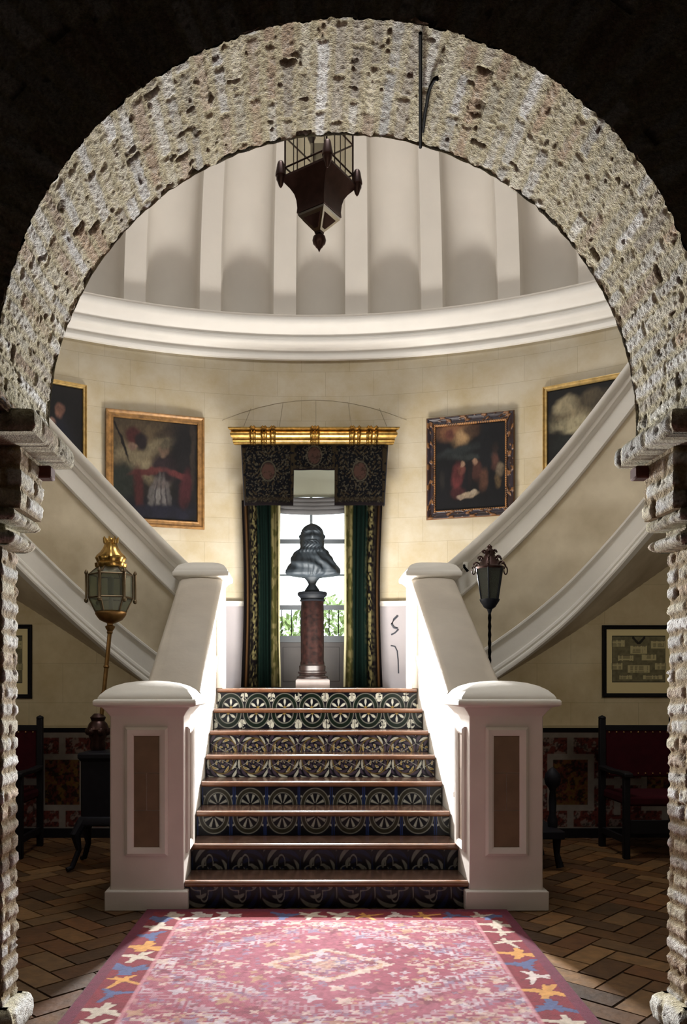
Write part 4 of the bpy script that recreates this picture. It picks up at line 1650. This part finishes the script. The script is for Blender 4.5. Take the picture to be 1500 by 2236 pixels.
def build_rug():
    nu, nv = 330, 420
    L = 2.75
    u = np.linspace(-1.1, 1.1, nu)
    v = np.linspace(0, L, nv)
    V, U = np.meshgrid(v, u, indexing='ij')
    C = rug_color(U, V)
    ang = -0.033
    X = U * math.cos(ang) + V * math.sin(ang)
    Y = 4.945 - V * math.cos(ang) + U * math.sin(ang) * 0
    Z = .014 + .004 * (fbm(U * 3, V * 3, 5, 3) - .3)
    P = np.stack([X, Y, Z], -1)
    o = grid('rug', P, C, M_RUG, smooth=60, thick=.010, flip=True)
    tag(o, 'faded red patterned wool rug with diamond medallion at the foot of the stairs', 'rug')


build_rug()

# ================================================================== LANTERNS
def hanging_lantern():
    cx, cy = -.03, 5.5
    f = 5.5 / 1765.0

    def zz(y):                    # height of a picture row at this distance
        return E + (1500 - y) * f
    root = thing('hanging_lantern', (cx, cy, zz(540)), 'dark metal and glass lantern with mirrored base hanging under the arch', 'lantern')
    rot = PI / 4 + math.radians(-14)
    q = dict(cx=cx, cy=cy, seg=4, rot=-PI / 2 + math.radians(10))
    zr = zz(392)
    # body (bowl)
    obj('bowl', MB().lathe([(.245, zr), (.268, zr - .010), (.268, zr - .026), (.25, zr - .04), (.235, zr - .055), (.20, zr - .085), (.172, zr - .12), (.158, zr - .16), (.152, zr - .21), (.156, zr - .245), (.12, zr - .247)], **q), M_DARKMET, root, smooth=25)
    obj('mirror_tip', MB().lathe([(.15, zr - .25), (.145, zr - .262), (.03, zr - .36), (.02, zr - .362)], **q), M_MIRROR, root, smooth=20)
    tip = [c for c in root.children if c.name.startswith('mirror_tip')][0]
    for k in range(4):
        a, b2 = q['rot'] + k * PI / 2, q['rot'] + (k + 1) * PI / 2
        c4 = [Vector((cx + r_ * math.cos(t), cy + r_ * math.sin(t), z_)) for r_, z_, t in ((.145, zr - .262, a), (.145, zr - .262, b2), (.03, zr - .36, b2), (.03, zr - .36, a))]
        ce = sum(c4, Vector()) / 4
        nn = (c4[1] - c4[0]).cross(c4[3] - c4[0]).normalized()
        if nn.z > 0:
            nn = -nn
        f1 = [ce + (p - ce) * .66 + nn * .003 for p in c4]
        f0 = [ce + (p - ce) * .66 - nn * .003 for p in c4]
        obj('dark_facet', MB().add([tuple(p) for p in f1 + f0], [(0, 1, 2, 3), (7, 6, 5, 4), (0, 4, 5, 1), (1, 5, 6, 2), (2, 6, 7, 3), (3, 7, 4, 0)]), M_DARKMET, tip, smooth=0)
    obj('dark_tip', MB().lathe([(.03, zr - .352), (.034, zr - .358), (.03, zr - .372), (.01, zr - .374)], **q), M_DARKMET, root, smooth=20)
    zb = zr - .37
    obj('ball_finial', MB().lathe([(.012, zb), (.02, zb - .006), (.042, zb - .022), (.047, zb - .045), (.042, zb - .066), (.028, zb - .08), (.024, zb - .09), (.012, zb - .10), (.001, zb - .125)], cx, cy, 20), M_DARKMET, root)
    # cage
    ztop = zr + .50
    bars = MB()
    cor = []
    for k in range(4):
        a = -PI / 2 + math.radians(10) + k * PI / 2
        cor.append((cx + .235 * math.cos(a), cy + .235 * math.sin(a)))
    for k in range(4):
        p, r = cor[k], cor[(k + 1) % 4]
        bars.tube([(p[0], p[1], zr), (p[0], p[1], ztop)], .007, 6)
        for z in (zr + .055, zr + .26, ztop):
            bars.tube([(p[0], p[1], z), (r[0], r[1], z)], .006, 6)
        for t in (.3, .7):
            m = (p[0] + (r[0] - p[0]) * t, p[1] + (r[1] - p[1]) * t)
            bars.tube([(m[0], m[1], zr), (m[0], m[1], ztop)], .004, 6)
    cage = obj('cage', bars, M_DARKMET, root)
    for k in range(4):
        p, r = cor[k], cor[(k + 1) % 4]
        pn = MB()
        d = Vector((r[0] - p[0], r[1] - p[1], 0)).normalized()
        nn = Vector((d.y, -d.x, 0)) * .0015
        q0, q1 = Vector((p[0], p[1], 0)) + d * .01, Vector((r[0], r[1], 0)) - d * .01
        vs = []
        for sg in (1, -1):
            for (qq, z) in ((q0, zr + .01), (q1, zr + .01), (q1, ztop - .01), (q0, ztop - .01)):
                vs.append((qq.x + sg * nn.x, qq.y + sg * nn.y, z))
        pn.add(vs, [(0, 1, 2, 3), (7, 6, 5, 4), (0, 4, 5, 1), (1, 5, 6, 2), (2, 6, 7, 3), (3, 7, 4, 0)])
        obj('pane', pn, G_CLEAR, cage, smooth=0)
    for zt in (zr - .01, ztop - .02):
        for k in range(4):
            a = -PI / 2 + math.radians(10) + k * PI / 2
            x, y = cx + .265 * math.cos(a), cy + .265 * math.sin(a)
            fi = MB().lathe([(.004, zt - .075), (.014, zt - .06), (.022, zt - .035), (.03, zt - .02), (.03, zt), (.036, zt + .006), (.036, zt + .02), (.03, zt + .05), (.024, zt + .085), (.018, zt + .10), (.004, zt + .11)], x, y, 14)
            obj('corner_finial', fi, M_DARKMET, root)
    sock = MB().lathe([(.05, zr + .05), (.06, zr + .06), (.06, zr + .14), (.045, zr + .16)], cx, cy, 14)
    sock.tube([(cx, cy, zr - .02), (cx, cy, zr + .06)], .012, 8)
    sock.box(cx - .06, cx + .06, cy - .012, cy + .012, zr + .17, zr + .24)
    obj('lamp_holder', sock, M_MIRROR, root)
    obj('roof', MB().lathe([(.262, ztop), (.27, ztop + .02), (.22, ztop + .06), (.15, ztop + .16), (.12, ztop + .2), (.13, ztop + .22), (.06, ztop + .27), (.02, ztop + .34)], **q), M_DARKMET, root, smooth=25)
    ztip = E + 4.22 + 3.5 * math.sqrt(1 - ((cy - CY) / 5.93) ** 2) + .05
    obj('chain', MB().tube([(cx, cy, ztop + .3), (cx, cy, ztip)], .008, 6), M_IRON, root)


hanging_lantern()


def faceted_lantern(root, prof_frame, cx, cy, n, rot, panes_between, m_frame, m_glass, bar=.006):
    """prof_frame: list of (r,z) levels; bars along levels and edges, panes between"""
    fr = MB()
    lev = []
    for (r, z) in prof_frame:
        lev.append([(cx + r * math.cos(rot + 2 * PI * k / n), cy + r * math.sin(rot + 2 * PI * k / n), z) for k in range(n)])
    for L in lev:
        for k in range(n):
            fr.tube([L[k], L[(k + 1) % n]], bar, 6)
    for a, b in zip(lev[:-1], lev[1:]):
        for k in range(n):
            fr.tube([a[k], b[k]], bar, 6)
    frame = obj('lantern_frame', fr, m_frame, root)
    for a, b in zip(lev[:-1], lev[1:]):
        for k in range(n):
            k2 = (k + 1) % n
            q = [Vector(a[k]), Vector(a[k2]), Vector(b[k2]), Vector(b[k])]
            nrm = (q[1] - q[0]).cross(q[3] - q[0]).normalized() * .0012
            vs = [tuple(p + nrm) for p in q] + [tuple(p - nrm) for p in q]
            obj('pane', MB().add(vs, [(0, 1, 2, 3), (7, 6, 5, 4), (0, 4, 5, 1), (1, 5, 6, 2), (2, 6, 7, 3), (3, 7, 4, 0)]), m_glass, frame, smooth=0)


def pole_lantern_left():
    d = 6.2
    f = d / 1765.0

    def zz(y):
        return E + (1500 - y) * f

    def xx(u):
        return -.195 + (u - 644) * f
    bx, by = xx(207), d
    root = thing('processional_lantern', (bx, by, 0), 'tall brass lantern with gilded crown on a leaning pole, left of the stairs', 'lantern')
    cx = xx(242)
    # lantern: six sided
    faceted_lantern(root, [(.115, zz(1336)), (.165, zz(1306)), (.165, zz(1256)), (.10, zz(1240))], cx, by, 6, PI / 6 - .25, 3, M_AGED, G_LANT, .007)
    for k in range(6):
        a = PI / 6 - .25 + 2 * PI * k / 6
        x, y = cx + .183 * math.cos(a), by + .183 * math.sin(a)
        t = MB().lathe([(.004, zz(1318)), (.014, zz(1316)), (.017, zz(1311)), (.010, zz(1308)), (.010, zz(1256)), (.016, zz(1253)), (.012, zz(1249)), (.002, zz(1245))], x, y, 10)
        obj('corner_tube', t, M_AGED, root)
    obj('candle', MB().lathe([(.018, zz(1340)), (.018, zz(1300)), (.024, zz(1298)), (.024, zz(1262)), (.01, zz(1258))], cx, by, 14), mat('milk_glass', (.32, .32, .29), .3), root)
    # gilded crown
    prof = [(.10, zz(1241)), (.112, zz(1238)), (.115, zz(1231)), (.10, zz(1228)), (.104, zz(1224)), (.112, zz(1219)), (.10, zz(1213)), (.075, zz(1206)), (.055, zz(1197)), (.046, zz(1190)), (.045, zz(1184)), (.02, zz(1183))]
    cr = MB()
    rs = []
    for r, z in prof:
        rs.append([(cx + r * (1 + .07 * math.sin(8 * t)) * math.cos(t), by + r * (1 + .07 * math.sin(8 * t)) * math.sin(t), z) for t in [2 * PI * i / 48 for i in range(48)]])
    cr.rings(rs)
    obj('gilded_dome', cr, M_GOLD, root, smooth=50)
    cr = MB()
    for k in range(8):
        a = 2 * PI * k / 8
        r0, r1 = .043, .058
        cr.tube([(cx + r0 * math.cos(a), by + r0 * math.sin(a), zz(1186)), (cx + .05 * math.cos(a), by + .05 * math.sin(a), zz(1180)), (cx + r1 * math.cos(a), by + r1 * math.sin(a), zz(1173))], [.014, .011, .003], 8)
    cr.ball((cx, by, zz(1181)), .028)
    obj('crown', cr, M_GOLD, root, smooth=60)
    obj('base_dish', MB().lathe([(.02, zz(1362)), (.05, zz(1359)), (.085, zz(1354)), (.105, zz(1347)), (.118, zz(1341)), (.118, zz(1337)), (.105, zz(1335)), (.05, zz(1333))], cx, by, 24), M_BRASS, root)
    obj('collar', MB().lathe([(.012, zz(1386)), (.016, zz(1380)), (.034, zz(1372)), (.038, zz(1368)), (.022, zz(1365)), (.024, zz(1360))], cx - .006, by, 18), M_BRASS, root)
    p0, p1 = Vector((cx - .005, by, zz(1372))), Vector((xx(214), by, zz(1640)))
    pl = MB().tube([p0, p1], .0165, 12)
    for t in (.0, .28, .5, .75):
        p = p0.lerp(p1, t + .02)
        pl.tube([p, p + (p1 - p0).normalized() * .012, p + (p1 - p0).normalized() * .024], [.019, .024, .019], 12)
    obj('pole', pl, M_BRASS, root)
    st = MB()
    sx = xx(214)
    st.lathe([(.05, zz(1640)), (.062, zz(1628)), (.055, zz(1618)), (.07, zz(1606)), (.085, zz(1592)), (.07, zz(1580)), (.05, zz(1574)), (.06, zz(1566)), (.03, zz(1558))], sx, by, 16)
    for k in range(6):
        a = 2 * PI * k / 6
        st.ball((sx + .07 * math.cos(a), by + .07 * math.sin(a), zz(1597)), .032, 10)
    obj('carved_knop', st, M_DARKMET, root)
    pd = MB()
    pd.square([(.13, .35), (.13, zz(1660)), (.15, zz(1652)), (.15, zz(1642)), (.1, zz(1638))], sx + .03, by)
    pd.square([(.16, .33), (.16, .36), (.14, .40)], sx + .03, by)
    obj('pedestal', pd, M_DARKWOOD, root, bevel=.01)
    for sxg, syg in ((-1, -1), (1, -1), (1, 1), (-1, 1)):
        x, y = sx + .03 + sxg * .11, by + syg * .11
        lg = MB().tube([(x, y, .37), (x + sxg * .05, y + syg * .05, .27), (x + sxg * .03, y + syg * .03, .15), (x + sxg * .07, y + syg * .07, .03), (x + sxg * .10, y + syg * .10, .018)], [.045, .04, .022, .02, .018], 10)
        obj('leg', lg, M_DARKWOOD, root)


pole_lantern_left()


def pole_lantern_right():
    d = 6.3
    f = d / 1765.0

    def zz(y):
        return E + (1500 - y) * f

    def xx(u):
        return -.195 + (u - 644) * f
    cx, by = xx(1069), d
    bx = xx(1118)
    root = thing('pole_lantern', (bx, by, 0), 'dark wrought lantern with smoky glass on a slender pole, right of the stairs', 'lantern')
    n = 6
    faceted_lantern(root, [(.068, zz(1312)), (.108, zz(1241))], cx, by, n, .2, 1, M_BLUEMET, G_DARK, .006)
    # scrolled crown
    cr = MB()
    cr.lathe([(.11, zz(1243)), (.115, zz(1239)), (.09, zz(1234)), (.075, zz(1226)), (.05, zz(1217)), (.04, zz(1212)), (.045, zz(1207)), (.03, zz(1201)), (.018, zz(1198)), (.022, zz(1194)), (.002, zz(1188))], cx, by, 18)
    for k in range(6):
        a = .2 + 2 * PI * k / 6
        for r0, zc, sc_ in ((.105, 1236, .03), (.075, 1221, .024), (.045, 1206, .017)):
            c = Vector((cx + r0 * math.cos(a), by + r0 * math.sin(a), zz(zc)))
            pts = []
            for t in range(10):
                w = t / 9 * 1.6 * PI
                rr = sc_ * (1 - t / 14)
                pts.append(c + Vector((math.cos(a) * rr * math.cos(w), math.sin(a) * rr * math.cos(w), rr * math.sin(w))))
            cr.tube(pts, .007, 6)
    obj('scrolled_crown', cr, M_DARKMET, root, smooth=60)
    # ring handles on the rim
    for sg in (-1, 1):
        hd = MB()
        c = Vector((cx + sg * .125, by, zz(1246)))
        hd.tube([c + Vector((.014 * math.cos(t), 0, .03 * math.sin(t))) for t in [2 * PI * i / 14 for i in range(15)]], .005, 6)
        obj('ring', hd, M_DARKMET, root)
    obj('candle', MB().lathe([(.012, zz(1312)), (.02, zz(1305)), (.012, zz(1290)), (.018, zz(1270)), (.008, zz(1258))], cx, by, 12), mat('candle_wax', (.35, .33, .22), .5), root)
    obj('base_cup', MB().lathe([(.006, zz(1350)), (.012, zz(1338)), (.022, zz(1330)), (.045, zz(1326)), (.06, zz(1319)), (.075, zz(1313)), (.08, zz(1309)), (.06, zz(1308))], cx, by, 12), M_BLUEMET, root)
    pl = MB()
    pts, rr = [], []
    for k in range(41):
        t = k / 40
        pts.append((cx, by, zz(1340) + (0.62 - zz(1340)) * t))
        rr.append(.010 + .004 * (k % 2))
    pl.tube(pts, rr, 10)
    obj('pole', pl, M_IRON, root)
    st = MB()
    st.square([(.06, .30), (.06, .58), (.085, .60), (.085, .63), (.02, .66)], cx + .02, by)
    st.square([(.30, .24), (.30, .30), (.06, .32)], cx + .19, by)
    obj('pedestal', st, M_DARKWOOD, root, bevel=.008)
    for sxg, syg in ((-1, -1), (1, -1), (1, 1), (-1, 1)):
        x, y = cx + .19 + sxg * .262, by + syg * .22
        lg = MB().tube([(x, y, .27), (x, y, .12), (x + sxg * .02, y + syg * .02, .02)], [.035, .022, .03], 10)
        obj('leg', lg, M_DARKWOOD, root)
    # turned post at the outer corner with a ball
    px = cx + .452
    po = MB().lathe([(.035, .30), (.04, .36), (.025, .40), (.03, .50), (.022, .58), (.03, .60), (.055, .63), (.062, .67), (.055, .71), (.03, .74), (.005, .76)], px, by - .12, 14)
    obj('ball_post', po, M_DARKWOOD, root)


pole_lantern_right()

# ================================================================== CHAIRS
def armchair(s, label):
    x_in = 2.43 if s > 0 else 2.37
    y = 6.72
    w, dp = .66, .56
    xa = x_in if s > 0 else -x_in - w
    cx = xa + w / 2
    root = thing('armchair', (cx, y, 0), label, 'chair', 'dark armchairs by the low walls')
    st = .05
    yb, yf = y + dp / 2, y - dp / 2
    for x in (xa + st / 2, xa + w - st / 2):
        p = MB().box(x - st / 2, x + st / 2, yb - st, yb, 0, 1.10)
        p.lathe([(.028, 1.095), (.034, 1.105), (.028, 1.118), (.004, 1.13)], x, yb - st / 2, 12)
        obj('rear_post', p, M_BLACKWOOD, root, bevel=.006)
        p = MB().box(x - st / 2, x + st / 2, yf, yf + st, 0, .66)
        obj('front_leg', p, M_BLACKWOOD, root, bevel=.006)
        p = MB()
        p.rings([[(x - .035, yy, z), (x + .035, yy, z), (x + .035, yy, z + .035), (x - .035, yy, z + .035)] for yy, z in ((yf - .03, .652), (yf + .04, .662), (y, .655), (yb - .03, .665))])
        obj('arm', p, M_BLACKWOOD, root, bevel=.008)
        obj('side_stretcher', MB().box(x - .015, x + .015, yf + .03, yb - .03, .12, .17), M_BLACKWOOD, root)
    xi, xj = xa + st, xa + w - st
    obj('front_stretcher', MB().box(xi, xj, yf + .01, yf + .035, .20, .31), M_BLACKWOOD, root, bevel=.004)
    obj('seat', MB().box(xi - .02, xj + .02, yf + .005, yb - .02, .42, .50), M_VELVET, root, bevel=.02)
    obj('backrest', MB().box(xi, xj, yb - .04, yb - .012, .60, 1.03), M_VELVET, root, bevel=.012)
    obj('top_rail', MB().box(xi, xj, yb - .045, yb - .005, 1.0, 1.045), M_BLACKWOOD, root)
    back = [c for c in root.children if c.name.startswith('backrest')][0]
    for k in range(9):
        xx = xi + .03 + (xj - xi - .06) * k / 8
        for zz_ in (.63, .985):
            obj('stud_nail', MB().ball((xx, yb - .042, zz_), .008, 8), M_BRASS, back)


armchair(1, 'dark wood armchair with red velvet back beside the right pier, below the print')
armchair(-1, 'dark wood armchair with red velvet back beside the left pier')

# ================================================================== SMALL THINGS
# cables on the arch soffit
def soff(u, y):
    """point on the soffit seen at picture column u"""
    d = y
    x = -.195 + (u - 644) * d / 1765
    z = AZ + math.sqrt(max(0, (AR - .022) ** 2 - x * x))
    return (x, y, z)


mb = MB().tube([soff(918, 2.74 + k * .055) for k in range(11)], .0065, 8)
tag(obj('cable', mb, M_IRON, smooth=60), 'long straight black cable running across the underside of the brick arch', 'cable', 'black cables on the arch')
pts = [(955, 2.915), (948, 2.925), (940, 2.96), (935, 3.0), (932, 3.05), (928, 3.10), (925.5, 3.16), (923.5, 3.20)]
mb = MB().tube([soff(u, y) for u, y in pts], [.009, .007, .0065, .0065, .0065, .006, .006, .005], 8)
tag(obj('cable', mb, M_IRON, smooth=60), 'short bent black cable branching beside the straight one under the arch', 'cable', 'black cables on the arch')

# small hook plate on the right curved rail
a = .335
p = Vector((4.02 * math.sin(a), CY + 4.02 * math.cos(a), E + 1.05))
hk = thing('wall_hook', p, 'tiny black and white hook on the right curved rail, left of dark lantern', 'hook')
mb = MB().box(p.x - .02, p.x + .02, p.y - .012, p.y + .012, p.z - .02, p.z + .06)
obj('plate', mb, M_WHITE, hk, bevel=.004)
mb = MB().tube([(p.x - .012, p.y - .01, p.z + .03), (p.x - .02, p.y - .05, p.z + .01), (p.x + .012, p.y - .055, p.z - .03)], .012, 8)
obj('hook', mb, M_IRON, hk)

# painted blue-black scroll on the landing dado at the right
mb = MB()


def scroll(pts, r):
    q = []
    for (u, y) in pts:
        x = -.195 + (u - 644) * 9.13 / 1765
        z = E + (1500 - y) * 9.13 / 1765
        aa = math.asin(x / (RW - .03))
        q.append(((RW - .032) * math.sin(aa), CY + (RW - .032) * math.cos(aa), z))
    mb.tube(q, r, 6)


scroll([(872, 1342), (864, 1350), (859, 1360), (864, 1368), (872, 1370)], .014)
scroll([(874, 1372), (866, 1380), (858, 1384)], .010)
scroll([(857, 1408), (866, 1410), (871, 1420), (873, 1440), (874, 1470)], .008)
tag(obj('painted_ornament', mb, M_INKBLUE), 'small dark scroll ornament on the pale landing dado beside right newel', 'ornament')

# scored relieving-arch lines on the round wall above the pelmet
def wall_line(name, pts, r=.004):
    q = []
    for u, y in pts:
        x = -.195 + (u - 644) * 9.36 / 1765
        z = E + (1500 - y) * 9.36 / 1765
        aa = math.asin(x / RW)
        q.append((RW * math.sin(aa), CY + RW * math.cos(aa), z))
    struct(obj(name, MB().tube(q, r, 6), mat('scored_line', (0.36, 0.31, 0.22), .8), smooth=60))


wall_line('trim_arch_line', [(486 + 40 * k, 921 - 50 * (1 - ((k - 5) / 5) ** 2)) for k in range(11)])
for a, b, c, d in ((548, 892, 532, 932), (618, 876, 610, 930), (690, 871, 690, 930), (760, 876, 768, 930), (828, 892, 844, 932)):
    wall_line('trim_arch_line', [(a, b), ((a + c) / 2, (b + d) / 2), (c, d)])
